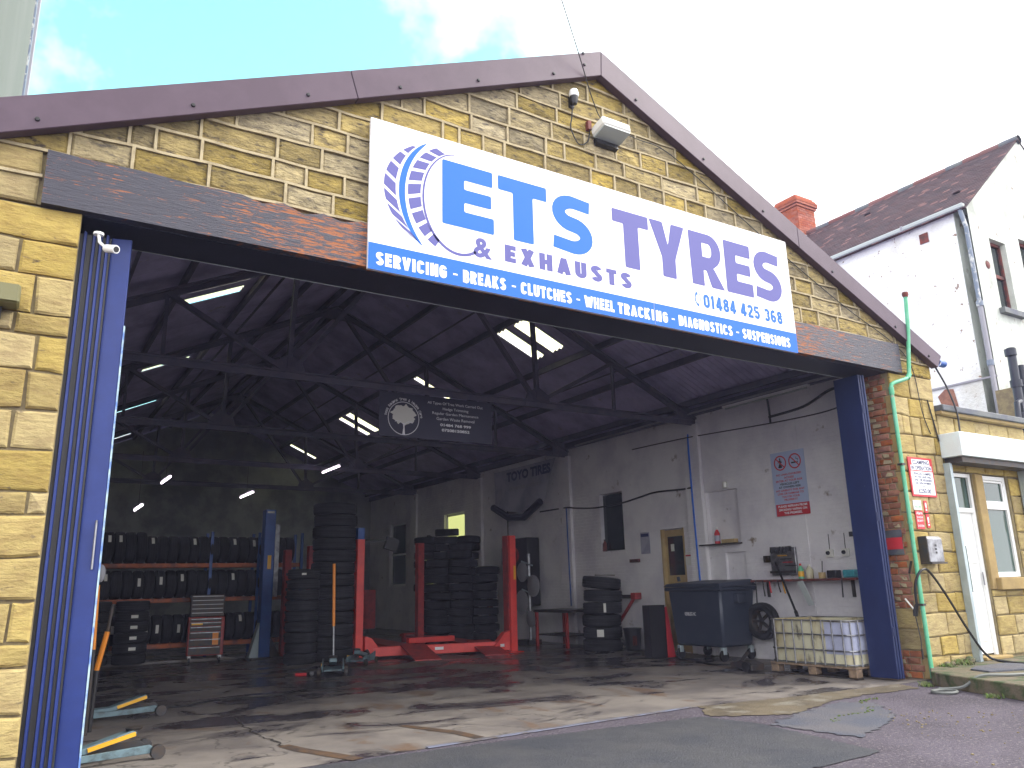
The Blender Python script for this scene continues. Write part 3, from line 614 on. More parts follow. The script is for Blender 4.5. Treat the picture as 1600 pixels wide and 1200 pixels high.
for (a, b, zt) in ((4.86, 5.32, 4.955), (9.45, 9.95, 4.955), (14.0, 14.5, 4.955), (18.6, 19.1, 4.955)):
    MB().box(11.91, a, 0, 11.998, b, 4.62).build('pilaster', 'wash', B, bevel=.01)
for (a, b, c, d) in ((2.45, 2.50, .0, 4.2),): MB().box(11.985, a, c, 12.01, b, d).build('wall_batten', 'wash', B)
MB().box(11.90, .56, 4.80, 12.0, 23, 4.95).build('wall_plate', 'truss', B)
MB().prism([(-.6, 0), (12, 0), (12, 4.95), (5.7, 7.84), (-.6, 4.95)], 0, .3, FAC(23)).build('back_wall', 'backwall', B)
MB().box(-.9, .31, 0, -.6, 23.3, 4.95).build('side_wall', 'backwall', B)
# inner window (dark), door, lit windows
w = MB().box(12.10, 7.52, 2.17, 12.12, 8.34, 3.48).build('window', 'dglass', B, label='dark interior window in the white wall')
MB().box(11.98, 7.46, 2.08, 12.10, 8.40, 2.15).build('sill', 'wash', w)
w = MB().box(12.09, 5.565, .01, 12.12, 6.265, 2.50).build('door', 'cream', B, label='yellowed interior door with dark glazed top')
MB().box(12.075, 5.68, 1.55, 12.09, 6.14, 2.36).build('pane', 'dglass', w)
MB().box(12.078, 5.70, .25, 12.09, 6.12, 1.35).build('panel', 'cream', w)
for fr in ((5.555, 5.60), (6.23, 6.275)): MB().box(12.0, fr[0], .0, 12.09, fr[1], 2.515).build('frame', 'cream', w)
MB().box(12.068, 5.95, 2.05, 12.074, 6.05, 2.2).build('sticker', 'label', w)
for a, b, c, d, litm in ((19.6, 21.1, 1.5, 3.75, 'gglass'), (15.2, 16.6, 2.9, 3.72, 'lit'), (17.4, 18.3, 1.4, 2.9, 'lit')):
    w = MB().box(12.125, a+.02, c+.02, 12.138, b-.02, d-.02).build('window', litm, B)
    f = MB(); f.box(12.10, a, c, 12.124, a+.07, d); f.box(12.10, b-.07, c, 12.124, b, d); f.box(12.10, a, d-.07, 12.124, b, d); f.box(12.10, a, c, 12.124, b, c+.07)
    if litm == 'gglass': f.box(12.10, a, (c+d)/2-.03, 12.124, b, (c+d)/2+.03)
    f.build('frame', 'upvc', w)
# roof: corrugated sheets with translucent panes
RL = {1: [5.95, 15.8], -1: [5.95, 10.85, 15.6]}
def panes(sd): return [(b+o0, b+o1) for b in RL[sd] for o0, o1 in ((0, .42), (.74, 1.06))]+[(21.9, 22.12)]+([(11.0, 11.25)] if sd == 1 else [])
for sd in (1, -1):
    X = lambda t: 5.7+sd*t
    Zr = lambda t: 7.88-.46*t
    P = .146; ny = int(23.5/P*4)
    ys = [-.03+P/4*i for i in range(ny)]; m = MB(); cuts = [0, 2.70, 3.66, 6.80]
    dz = lambda i: (.022, 0, -.022, 0)[i % 4]
    for i, y in enumerate(ys):
        for t in cuts: m.v.append((X(t), y, Zr(t)+dz(i)+.03))
    for i in range(len(ys)-1):
        ym = (ys[i]+ys[i+1])/2
        for k in range(3):
            if k == 1 and any(a < ym < b for a, b in panes(sd)): continue
            n = i*4+k; m.f.append([n, n+1, n+5, n+4])
    rf = m.build('roof_slope', 'roofsheet', B, smooth=True)
    for a, b in panes(sd):
        MB().quadbox([(X(2.66), a-.03, Zr(2.66)+.056), (X(3.70), a-.03, Zr(3.70)+.056), (X(3.70), b+.03, Zr(3.70)+.056), (X(2.66), b+.03, Zr(2.66)+.056), (X(2.66), a-.03, Zr(2.66)+.062), (X(3.70), a-.03, Zr(3.70)+.062), (X(3.70), b+.03, Zr(3.70)+.062), (X(2.66), b+.03, Zr(2.66)+.062)]).build('rooflight', 'rooflight', rf)
    # sheet lap lines
    for t in (2.0, 4.7):
        MB().beam((X(t), .32, Zr(t)+.004), (X(t), 22.9, Zr(t)+.004), .05, .012).build('sheet_lap', 'truss', rf)
    for t in (.18, 1.35, 2.50, 3.90, 4.95, 6.05):
        MB().beam((X(t), .34, Zr(t)-.07), (X(t), 22.95, Zr(t)-.07), .065, .12).build('purlin', 'truss', B)
MB().beam((5.7, -.03, 7.93), (5.7, 23.3, 7.93), .35, .05).build('ridge_cap', 'barge', B)
# trusses
for ty in (5.0, 9.6, 14.2, 18.8):
    m = MB(); zr = lambda x: 7.88-.46*abs(x-5.7)-.24
    for sd in (1, -1):
        m.beam((5.7, ty, zr(5.7)), (5.7+sd*6.35, ty, zr(5.7+6.35)), .16, .035); m.beam((5.7, ty, zr(5.7)-.05), (5.7+sd*6.3, ty, zr(5.7+6.3)-.05), .02, .13)
    tr = m.build('roof_truss', 'truss', B)
    m = MB(); m.box(-.55, ty-.07, 4.70, 11.95, ty+.07, 4.73); m.box(-.55, ty-.012, 4.60, 11.95, ty+.012, 4.70); m.build('tie_beam', 'truss', tr)
    for sd in (1, -1):
        nx = 5.7+sd*2.33
        for tx in (5.7+sd*.15, 5.7+sd*2.25, 5.7+sd*4.15): MB().beam((nx+(tx-nx)*.02, ty, 4.72), (tx, ty, zr(tx)-.04), .09, .07).build('strut', 'truss', tr)
        tx = 5.7+sd*3.3; MB().beam((5.7+sd*4.15, ty, 4.72), (5.7+sd*4.15, ty, zr(5.7+4.15)-.05), .06, .05).build('strut', 'truss', tr)
        MB().prism([(nx-.30, 4.60), (nx+.30, 4.60), (nx+.22, 4.86), (nx, 5.0), (nx-.22, 4.86)], -.03, .03, FAC(ty)).build('gusset_plate', 'truss', tr)
        ex = 5.7+sd*6.12; MB().prism([(ex-.30, 4.62), (ex+.18, 4.62), (ex+.18, 4.95), (ex-.30, 5.0)], -.035, .035, FAC(ty)).build('gusset_plate', 'truss', tr)
    MB().prism([(5.45, 7.35), (5.95, 7.35), (5.80, 7.60), (5.60, 7.60)], -.02, .02, FAC(ty)).build('gusset_plate', 'truss', tr)

# ================================================================ SIGN
SG = thing('shop_sign', 'large white and blue tyre shop sign across the stone gable', 'sign', (5.8, -.09, 4.43))
p1 = MB().box(2.65, -.112, 4.43, 6.343, -.078, 6.09).build('sign_panel', 'white', SG)
p2 = MB().box(6.349, -.112, 4.43, 8.95, -.078, 6.09).build('sign_panel', 'white', SG)
PL = ('F', -.1125)
for pn, a, b in ((p1, 2.65, 6.343), (p2, 6.349, 8.95)):
    MB().box(a+.001, -.1145, 4.431, b-.001, -.1121, 4.712).build('blue_band', 'sblue', pn)
def arc(cx, cy, rx, ry, a0, a1, n=20): return [(cx+rx*cos(a0+(a1-a0)*i/n), cy+ry*sin(a0+(a1-a0)*i/n)) for i in range(n+1)]
def rrect(pts, r=.03):
    out = []
    for i in range(len(pts)):
        p, a, b = Vector(pts[i]), Vector(pts[i-1]), Vector(pts[(i+1) % len(pts)])
        da, db = (a-p), (b-p); ra = min(r, da.length*.3, db.length*.3); A, C = p+da.normalized()*ra, p+db.normalized()*ra
        for k in range(5): t_ = k/4; out.append(tuple((1-t_)**2*A+2*t_*(1-t_)*p+t_*t_*C))
    return out
def gE(x0, x1, z0, z1):
    h = z1-z0; s = .24*(x1-x0)/.6; t_ = .185*h/.74
    st = x0+(x1-x0)*.42
    return [rrect([(x0, z0), (x1, z0), (x1, z0+t_), (st, z0+t_), (st, z0+h*.5-t_*.42), (x1-.03, z0+h*.5-t_*.42), (x1-.03, z0+h*.5+t_*.42), (st, z0+h*.5+t_*.42), (st, z1-t_), (x1-.01, z1-t_), (x1-.01, z1), (x0, z1)], .022)]
def gT(x0, x1, z0, z1):
    c = (x0+x1)/2; w_ = (x1-x0)*.205; t_ = (z1-z0)*.235
    return [rrect([(c-w_, z0), (c+w_, z0), (c+w_, z1-t_), (x1, z1-t_), (x1, z1), (x0, z1), (x0, z1-t_), (c-w_, z1-t_)], .022)]
def gY(x0, x1, z0, z1):
    c = (x0+x1)/2; w_ = (x1-x0)*.19
    return [rrect([(c-w_, z0), (c+w_, z0), (c+w_, z0+.26), (x1, z1), (x1-.225, z1), (c, z0+.44), (x0+.225, z1), (x0, z1), (c-w_, z0+.26)], .022)]
def gS(x0, x1, z0, z1):
    cx, h = (x0+x1)/2, z1-z0; t_ = h*.235; rx = (x1-x0)/2-t_*.55; ry = (h-t_)/4
    c1, c2 = z1-t_/2-ry, z0+t_/2+ry
    pts = [(x1-.035, z1-t_*.62)]+arc(cx+.01, c1, rx, ry, radians(78), radians(248), 14)+arc(cx-.0, c2, rx, ry, radians(68), radians(-100), 14)+[(x0+.02, z0+t_*.66)]
    n = len(pts); return [ribbon(pts, [t_*.88+ .14*t_*sin(pi*i/(n-1))*1.6 for i in range(n)])]
def gR(x0, x1, z0, z1):
    h = z1-z0; s = (x1-x0)*.40; b = z0+h*.40
    outer = rrect([(x0, z0), (x0+s, z0), (x0+s, z0+h*.30), (x0+s+.05, z0+h*.30), (x1-.22, z0), (x1+.02, z0), (x1-.16, z0+h*.37)], .02)
    bowl = arc(x1-.225, z1-h*.315, .215, h*.315, radians(-50), radians(90), 12)
    outer = outer+bowl+rrect([(x1-.3, z1), (x0, z1), (x0, z0+.1)], .0001)[5:10]
    hole = arc(x1-.235, z1-h*.315, .055, h*.13, radians(-90), radians(90), 8)+[(x0+s, z1-h*.185), (x0+s, z1-h*.445)]
    return [outer, hole]
GL = {'E': gE, 'T': gT, 'S': gS, 'Y': gY, 'R': gR}
Z0, Z1 = 5.10, 5.845
for ch, a, b, mm, pn in (('E', 3.46, 4.09, 'sblue', p1), ('T', 4.15, 4.80, 'sblue', p1), ('S', 4.86, 5.45, 'sblue', p1), ('T', 5.76, 6.335, 'sviolet', p1), ('Y', 6.352, 6.95, 'sviolet', p2), ('R', 7.02, 7.60, 'sviolet', p2), ('E', 7.66, 8.17, 'sviolet', p2), ('S', 8.21, 8.76, 'sviolet', p2)):
    shape('letter', GL[ch](a, b, Z0, Z1), pn, mm, PL)
text('lettering', '&', p1, 'sviolet', (3.83, 4.80, 4.06, 5.03), PL, .035)
wx = 4.22
heavy('letter', 'EXHAUSTS', p1, 'sviolet', (4.22, 4.825, 6.01, 5.025), PL, .27, .22, each=True)
for ch, w_ in zip('EXHAUSTS', (.165, .205, .19, .205, .19, .17, .165, .17)):
    wx += w_+.042
heavy('lettering', '01484 425 368', p2, 'sblue', (7.20, 4.80, 8.70, 4.985), PL, .22, .09)
shape('phone_icon', [ribbon(arc(7.12, 4.90, .065, .085, radians(110), radians(265), 10), [.045, .04, .02, .018, .018, .018, .018, .018, .02, .04, .045]), ribbon(arc(7.09, 4.92, .035, .04, radians(-50), radians(60), 6), .010), ribbon(arc(7.09, 4.92, .062, .07, radians(-50), radians(60), 6), .010)], p2, 'sblue', PL)
PB = ('F', -.1150)
for body, a, b, pn in (('SERVICING', 2.73, 3.51, p1), ('-', 3.585, 3.635, p1), ('BREAKS', 3.70, 4.225, p1), ('-', 4.30, 4.35, p1), ('CLUTCHES', 4.415, 5.10, p1), ('-', 5.165, 5.215, p1), ('WHEEL', 5.28, 5.715, p1), ('TRACK', 5.77, 6.27, p1), ('I', 6.292, 6.332, p1), ('N', 6.362, 6.45, p2), ('G', 6.472, 6.555, p2), ('-', 6.62, 6.67, p2), ('DIAGNOSTICS', 6.735, 7.68, p2), ('-', 7.75, 7.80, p2), ('SUSPENSIONS', 7.865, 8.80, p2)):
    if body == '-': MB().box(a, -.1165, 4.542, b, -.1148, 4.560).build('lettering', 'pwhite', pn)
    else: heavy('lettering', body, pn, 'pwhite', (a, 4.483, b, 4.622), PB, .25, .10)
# tyre emblem
shape('emblem_stripe', [ribbon(arc(3.60, 5.36, .60, .72, radians(123), radians(232), 30), [.008+.062*sin(pi*i/30)**.6 for i in range(31)])], p1, 'sblue', PL)
shape('emblem_rim', [ribbon(arc(3.66, 5.36, .42, .575, radians(97), radians(298), 36), [.012+.02*min(1, i/36*1.4) for i in range(37)])], p1, 'sviolet', PL)
def blk(P, cx1, rx1, ry1, cx2, rx2, ry2, a0, a1, sk):
    o_ = arc(cx1, 5.38, rx1, ry1, a0, a1, 4); i_ = arc(cx2, 5.38, rx2, ry2, a1+sk, a0+sk, 4); P.append(o_+i_)
P = []
for k in range(8):
    a0 = radians(122+k*15.5); blk(P, 3.47, .67, .61, 3.575, .645, .68, a0, a0+radians(11.8), radians(8.5))
for k in range(9):
    a0 = radians(113+k*15.2); blk(P, 3.60, .535, .62, 3.635, .425, .555, a0, a0+radians(11.2), radians(-4.5))
shape('emblem_tread', P, p1, 'sviolet', PL)

# ================================================================ FOLDING DOORS
D = thing('folding_door', 'bright blue folding doors stacked against the left stone pier', 'folding door', (.4, .35, 0), group='folding steel doors of the workshop')
xs = [.172, .232, .30, .352, .402]
for k, x in enumerate(xs):
    MB().box(x, .16, .03, x+.024, .62-.03*(k % 2), 4.38).build('leaf', 'blue', D, bevel=.005)
    MB().box(x+.002, .148, .03, x+.012, .159, 4.38).build('edge_strip', 'blue', D)
    MB().box(x+.026, .168, .03, (xs+[.445])[k+1]-.002, .50, 4.36).build('gap_shade', 'black', D)  # black fill stands in for the deep shade between the leaves
lf = MB().quadbox([(.445, .20, .02), (.60, .16, .02), (.607, .19, .02), (.455, .235, .02), (.445, .20, 4.38), (.60, .16, 4.38), (.607, .19, 4.38), (.455, .235, 4.38)]).build('leaf', 'blue', D, bevel=.004, label='outermost leaf with a pale worn edge')
MB().quadbox([(.601, .156, .02), (.612, .158, .02), (.618, .19, .02), (.609, .19, .02), (.601, .156, 3.6), (.612, .158, 3.6), (.618, .19, 3.6), (.609, .19, 3.6)]).build('edge_strip', 'edge', lf)
MB().box(.545, .140, 1.60, .560, .168, 1.98).build('handle', 'steel', lf, bevel=.004)
D = thing('folding_door', 'dark blue folding doors stacked against the right brick jamb', 'folding door', (10.85, .35, 0), group='folding steel doors of the workshop')
MB().box(10.645, .17, .03, 10.68, .60, 4.40).build('leaf', 'dblue', D, bevel=.005)
for k, x in enumerate((10.695, 10.745)):
    MB().box(x, .165-.01*k, .03, x+.036, .58, 4.40).build('leaf', 'dblue', D, bevel=.006)
for z in (.6, 2.2, 3.8): MB().tube([(10.66, .165, z), (10.66, .165, z+.12)], .014, 8).build('hinge', 'dblue', D, smooth=True)
# marks worn and let into the concrete floor
def flat(name, pts, w, mat, z=.0045):
    P = ribbon(pts, w); m = MB(); h = len(P)//2; m.v = [(u, v, z) for u, v in P]; m.f = [[i, i+1, 2*h-2-i, 2*h-1-i] for i in range(h-1)]
    return struct(m.build(name, mat))
flat('floor_channel', [(2.38, 1.06), (2.45, .75), (2.62, .30), (2.72, .02)], [.12, .14, .15, .13], 'chan')
flat('floor_channel', [(3.72, 1.35), (3.85, 1.0), (3.98, .62), (4.02, .22)], [.10, .12, .13, .12], 'chan')
def jag(pts, n=6, j=.03):
    o = []
    for a, b in zip(pts, pts[1:]):
        for k in range(n): o.append((a[0]+(b[0]-a[0])*k/n+random.uniform(-j, j), a[1]+(b[1]-a[1])*k/n+random.uniform(-j, j)))
    return o+[pts[-1]]
p = jag([(2.47, 3.2), (2.35, 2.5), (2.33, 1.9), (2.36, 1.5), (2.38, 1.06)]); flat('floor_crack', p, [random.uniform(.010, .035) for _ in p], 'crackm')
p = jag([(3.3, 1.9), (3.6, 1.7), (3.72, 1.35)]); flat('floor_crack', p, [random.uniform(.008, .025) for _ in p], 'crackm')
p = jag([(-.5, 2.1), (1.6, 2.4), (4.2, 2.2), (7.0, 2.6), (10.2, 2.3)], 12, .02); flat('floor_crack', p, [random.uniform(.002, .010) for _ in p], 'crackm')
# ================================================================ ANNEX (office)
A = thing('office_annex', 'low sandstone office annex with silver roller shutter box and white door', 'office', (13.6, 0, 0))
ast = []; ah = [(12.30, 15.0, .17, 3.90, .30)]
AH = [(12.52, 13.10, .20, 3.0, .12), (13.34, 14.16, 1.36, 3.0, .12)]
holed(FAC(.03), 12.305, 15.0, 0, 3.90, AH, .35).build('wall', 'mortar2', A)
MB().box(12.305, .38, 0, 15.0, 5.2, 3.86).build('roof', 'lead', A)
def acourse(x0, x1, z, z1):
    x = x0
    while x < x1-.02:
        xe = min(x+random.uniform(.34, .62), x1)
        if x1-xe < .14: xe = x1
        j = lambda: random.uniform(-.005, .005)
        ast.append(([(x+.009+j(), z+.009+j()), (xe-.009+j(), z+.009+j()), (xe-.009+j(), z1-.009+j()), (x+.009+j(), z1-.009+j())], FAC(0), 'stone', random.uniform(-.008, .006))); x = xe
z = .20
for h in (.29, .30, .28, .29):
    acourse(13.11, 15.0, z, z+h) if z+h < 1.18 else None; z += h
    if z > 1.1: break
acourse(13.11, 15.0, 1.07, 1.17)
z = 1.18
while z < 2.98: acourse(14.18, 15.0, z, min(z+.30, 3.0)); z += .30
for za, zb in ((3.0, 3.28), (3.28, 3.56), (3.56, 3.89)): acourse(12.32, 15.0, za, zb)
z = .2
while z < 2.98: acourse(12.31, 12.50, z, min(z+.3, 3.0)); z += .3
place_stones(ast, A, 'stone', 200)
MB().box(13.11, -.02, 1.18, 13.33, .10, 2.99).build('mullion', 'dstone', A, bevel=.008)
MB().box(13.22, -.10, 1.17, 14.30, .12, 1.355).build('sill', 'dstone', A, bevel=.01)
MB().box(12.45, -.10, .168, 13.2, .13, .215).build('doorstep', 'dstone', A, bevel=.01)
MB().box(12.31, -.09, 3.895, 15.02, .30, 3.95).build('coping_bed', 'dstone', A, bevel=.008)
MB().box(12.31, -.13, 3.95, 15.02, .32, 4.045).build('coping', 'lead', A, bevel=.01)
MB().box(14.90, -.14, 3.955, 15.03, -.03, 4.05).build('gutter_end', 'gutter', A)
# door
d = MB().box(12.56, .10, .24, 13.06, .13, 2.38).build('door', 'upvc', A)
f = MB(); f.box(12.52, .055, .216, 12.57, .099, 2.99); f.box(13.03, .055, .216, 13.095, .099, 2.99); f.box(12.57, .055, 2.93, 13.03, .099, 2.99); f.box(12.57, .055, 2.37, 13.03, .099, 2.44); f.build('frame', 'upvc', d, bevel=.004)
for za, zb in ((.42, .98), (1.06, 1.48), (1.58, 2.20)):
    g = MB(); g.box(12.68, .088, za, 12.98, .099, zb); g.build('panel', 'upvc' if za < 1.5 else 'upvc', d, bevel=.006)
MB().box(12.585, .085, 1.15, 12.72, .099, 1.85).build('pane', 'gglass', d)
MB().tube([(13.0, .05, 1.25), (13.0, .05, 1.45)], .010, 8).build('handle', 'steel', d)
MB().box(12.57, .105, 2.44, 13.03, .115, 2.93).build('pane', 'gglass', d)
w = MB(); w.box(13.345, .06, 1.362, 13.42, .12, 2.99); w.box(14.08, .06, 1.362, 14.155, .12, 2.99); w.box(13.42, .06, 1.362, 14.08, .12, 1.44); w.box(13.42, .06, 2.92, 14.08, .12, 2.99); w.box(13.42, .055, 2.44, 14.08, .12, 2.54)
w = w.build('window', 'upvc', A, bevel=.005)
MB().box(13.42, .095, 1.44, 14.08, .105, 2.44).build('pane', 'gglass', w); MB().box(13.46, .095, 2.54, 14.04, .105, 2.92).build('pane', 'gglass', w)
f = MB(); f.box(13.425, .07, 2.545, 13.465, .094, 2.915); f.box(14.035, .07, 2.545, 14.075, .094, 2.915); f.box(13.465, .07, 2.545, 14.035, .094, 2.58); f.box(13.465, .07, 2.88, 14.035, .094, 2.915); f.build('sash', 'upvc', w, bevel=.003)
# shutter
S = thing('roller_shutter', 'silver grey roller shutter box with guide rails over the office door', 'roller shutter', (13.4, 0, 3.2))
MB().box(12.225, -.36, 3.185, 16.2, -.022, 3.56).build('shutter_box', 'shutter', S, bevel=.008)
MB().box(12.30, -.30, 3.10, 16.1, -.024, 3.183).build('shutter_roll', 'dsteel', S)
for x in (12.225, 14.46): MB().box(x, -.13, .172, x+.035, -.022, 3.10).build('guide_rail', 'galv', S); MB().box(x+.038, -.10, .172, x+.125, -.022, 3.10).build('guide_rail', 'galv', S)

# ================================================================ WHITE HOUSE BEHIND
H = thing('white_house', 'tall white painted house with plum tiled roof and red chimney', 'house', (19.9, 1.2, 0))
hx0, hx1, hy0, hy1, ez, rzt = 16.9, 22.9, 1.2, 8.6, 9.22, 11.75
HG = holed(FAC(hy0), hx0, hx1, 0, ez, [(17.62, 18.30, 7.0, 8.62, .18), (18.95, 19.7, 7.3, 8.9, .18)], .3).build('gable_wall', 'roughcast2', H)
MB().prism([(hx0, ez+.001), (hx1, ez+.001), ((hx0+hx1)/2, rzt-.02)], 0, .3, FAC(hy0)).build('gable_peak', 'roughcast2', H)
MB().box(hx0+.002, hy0+.302, 0, hx0+.3, hy1, ez).build('side_wall', 'roughcast', H)
MB().box(hx1-.3, hy0+.302, 0, hx1-.002, hy1, ez).build('side_wall', 'roughcast', H)
MB().prism([(hx0, 0), (hx1, 0), (hx1, ez), ((hx0+hx1)/2, rzt-.02), (hx0, ez)], 0, .3, FAC(hy1+.002)).build('rear_wall', 'roughcast2', H)
# string course and missing patch
MB().box(hx0-.03, hy0-.02, 5.36, hx0-.0, 7.5, 5.40).build('string_course', 'trim', H)
MB().prism([(2.05, 4.7), (2.45, 4.7), (2.42, 5.0), (2.48, 5.2), (2.3, 5.33), (2.12, 5.3), (2.08, 5.0)], -.012, .0, RW(hx0)).build('bare_brick_patch', 'brick', H)
MB().box(hx0-.02, 2.12, 8.74, hx0+.02, 2.32, 8.97).build('air_vent', 'timber', H)
sg = (rzt-ez)/3.0
cx_ = (hx0+hx1)/2
for sd in (-1, 1):
    rows = MB(); n = 34; Ln = math.hypot(3.12, 3.12*sg)
    base = MB().quadbox([(cx_, hy0-.02, rzt-.02), (cx_+sd*3.1, hy0-.02, rzt-.02-3.1*sg), (cx_+sd*3.1, hy1+.3, rzt-.02-3.1*sg), (cx_, hy1+.3, rzt-.02), (cx_, hy0-.02, rzt+.02), (cx_+sd*3.1, hy0-.02, rzt+.02-3.1*sg), (cx_+sd*3.1, hy1+.3, rzt+.02-3.1*sg), (cx_, hy1+.3, rzt+.02)]).build('roof_slope', 'tile', H)
    if sd == -1:
        tm = {}
        for i in range(n):
            a, b = 3.14*i/n, 3.14*(i+1)/n+.012; k = 0; y = hy0-.04-(.09 if i % 2 else 0)
            while y < hy1+.3:
                ya, yb = max(y+.004, hy0-.04), y+.176; j = random.uniform(-.003, .006)
                if random.random() < .006: j += .05
                za, zb = rzt+.025-a*sg, rzt+.025-b*sg
                if yb > ya+.02: tm.setdefault(random.random() < .06, MB()).quadbox([(cx_-a, ya, za), (cx_-a, yb, za), (cx_-b, yb, zb+.012+j), (cx_-b, ya, zb+.012+j), (cx_-a, ya, za+.012), (cx_-a, yb, za+.012), (cx_-b, yb, zb+.028+j), (cx_-b, ya, zb+.028+j)])
                y += .18
        for key, mb in tm.items(): mb.build('roof_tiles', 'tile2' if key else 'tile', base, kind='stuff')
y = hy0-.05; k = 0
while y < 7.2:
    MB().lathe([(.115, y), (.125, y+.44)], (cx_, 0, rzt-.02), 10, 'y').build('ridge_tile', 'tile2' if k % 3 else 'lead', H, smooth=True); y += .45; k += 1
MB().box(hx0-.16, hy0-.0, ez-.06, hx0-.04, 7.8, ez+.05).build('gutter', 'gutter', H, bevel=.02)
for y in (2.6, 4.6): MB().box(hx0-.17, y, ez-.07, hx0-.03, y+.05, ez+.06).build('gutter_bracket', 'trim', H)
MB().tube([(hx0-.1, 1.30, ez-.05), (hx0-.09, 1.27, ez-.3), (hx0-.06, 1.25, ez-.5), (hx0-.06, 1.25, 6.9)], .045, 8).build('downpipe', 'pipegrey', H, smooth=True)
MB().tube([(hx0-.06, 1.25, 6.95), (hx0-.06, 1.25, 4.3), (hx0+.02, 1.1, 4.05)], .055, 8).build('downpipe', 'trim', H, smooth=True)
for z in (6.9, 5.6): MB().tube([(hx0-.06, 1.25, z), (hx0-.06, 1.25, z+.12)], .07, 10).build('pipe_collar', 'pipegrey', H, smooth=True)
# gable windows
for a, b, c, d in ((17.62, 18.30, 7.0, 8.62), (18.95, 19.7, 7.3, 8.9)):
    w = MB().box(a, hy0+.16, c, b, hy0+.17, d).build('window', 'dglass', H)
    f = MB(); f.box(a, hy0+.12, c, a+.07, hy0+.159, d); f.box(b-.07, hy0+.12, c, b, hy0+.159, d); f.box(a, hy0+.12, d-.07, b, hy0+.159, d); f.box(a, hy0+.12, (c+d)/2-.04, b, hy0+.159, (c+d)/2+.04); f.build('frame', 'timber', w)
    MB().box(a-.12, hy0-.12, c-.16, b+.12, hy0-.0, c-.04).build('sill', 'lead', w)
MB().sphere((17.36, hy0, 7.93), .09, 10, 6, (1, .3, 1.1)).build('hole', 'timber', H)
ch = MB().box(cx_-.42, 7.35, 11.0, cx_+.42, 8.15, 12.60).build('chimney', 'cbrick', H)
for k in range(20):
    z = 11.0+k*.08
    off = 0 if k % 2 else .1
    for sx_ in (-1,):
        y = 7.35-off
        while y < 8.13: ya, yb = max(7.352, y+.006), min(8.148, y+.2); MB().box(cx_-.432, ya, z+.005, cx_-.415, yb, z+.073).build('brick', 'cbrick', ch) if yb-ya > .03 else 0; y += .206
    x = cx_-.42-off
    while x < cx_+.40: xa, xb = max(cx_-.418, x+.006), min(cx_+.418, x+.2); MB().box(xa, 7.338, z+.005, xb, 7.355, z+.073).build('brick', 'cbrick', ch) if xb-xa > .03 else 0; x += .206
for z, e in ((12.60, .05), (12.68, .09), (12.76, .09), (12.84, .05), (12.92, .0)): MB().box(cx_-.42-e, 7.35-e, z+.003, cx_+.42+e, 8.15+e, z+.077).build('corbel_course', 'cbrick', ch, bevel=.008)
MB().box(cx_-.50, 7.30, 10.9, cx_-.425, 8.2, 11.75).build('flashing', 'leadw', ch); MB().box(cx_-.50, 7.26, 11.0, cx_+.45, 7.34, 11.62).build('flashing', 'leadw', ch)
# stone end of the house yard wall and soil pipes
Q = thing('stone_outbuilding', 'narrow stone outbuilding wall behind the black soil pipes', 'outbuilding', (16.5, .5, 0))
MB().box(16.1, .5, 0, 18, .9, 4.9).build('wall', 'mortar2', Q)
qs = []
z = 2.4
while z < 4.85:
    x = 16.1
    while x < 17.7: xe = x+random.uniform(.35, .6); qs.append(([(x+.01, z+.01), (xe-.01, z+.01), (xe-.01, z+.29), (x+.01, z+.29)], FAC(.47), 'stone', 0)); x = xe
    z += .30
place_stones(qs, Q, 'stone', 60)
SP = thing('soil_pipe', 'black cast soil pipe with side branches at right edge above the shutter', 'pipe', (15.35, .25, 3.0))
MB().tube([(15.5, .2, 5.5), (15.46, .2, 4.8), (15.45, .2, 2.8)], .075, 12).build('stack', 'soil', SP, smooth=True)
for z in (5.35, 4.75, 4.1): MB().tube([(15.47, .2, z), (15.465, .2, z+.13)], .10, 12).build('collar', 'soil', SP, smooth=True)
MB().tube([(15.46, .2, 4.25), (15.30, .12, 4.45), (15.15, .1, 4.40), (15.1, .1, 4.1)], .05, 10).build('branch', 'soil', SP, smooth=True)
MB().tube([(15.75, .2, 5.2), (15.74, .2, 4.2), (15.6, .2, 3.9)], .06, 10).build('branch', 'soil', SP, smooth=True)
# tall neighbour on the left
N = thing('mill_building', 'tall grey green rendered building rising behind the left roof edge', 'building', (-4, 12, 0))
MB().box(-9, 3, 0, -1.20, 19.6, 23).build('wall', 'render', N)
MB().box(-1.21, 19.0, 0, -1.12, 19.62, 23).build('corner_trim', 'trim', N); MB().box(-1.20, 17.9, 0, -1.15, 18.15, 23).build('downpipe', 'pipegrey', N)
MB().box(-9.1, 2.9, 23, -1.05, 19.7, 23.4).build('parapet', 'trim', N)

# ================================================================ FIXTURES ON THE FACADE
o = thing('floodlight', 'pale weathered floodlight box under the gable apex', 'floodlight', (5.75, -.1, 6.85))
mm = Matrix.Rotation(radians(-14), 3, 'X')
MB().obox((5.78, -.17, 6.87), (.44, .26, .13), mm).build('housing', 'label', o, bevel=.02)
MB().obox((5.78, -.185, 6.80), (.40, .23, .02), mm).build('lens', 'gutter', o)
MB().box(5.50, -.08, 6.86, 5.55, -.02, 6.98).build('bracket', 'timber', o); MB().obox((5.78, -.06, 6.73), (.34, .06, .08), mm).build('visor', 'black', o)
o = thing('motion_sensor', 'white domed motion sensor hanging below the gable apex', 'sensor', (5.28, -.08, 7.22))
MB().lathe([(.0, .07), (.05, .06), (.065, 0), (.055, -.03)], (5.28, -.10, 7.25), 14).build('hood', 'upvc', o, smooth=True); MB().lathe([(.05, .03), (.052, -.04), (.035, -.10), (0, -.11)], (5.28, -.10, 7.22), 14).build('lens', 'black', o, smooth=True); MB().box(5.25, -.06, 7.1, 5.31, -.02, 7.25).build('bracket', 'black', o)
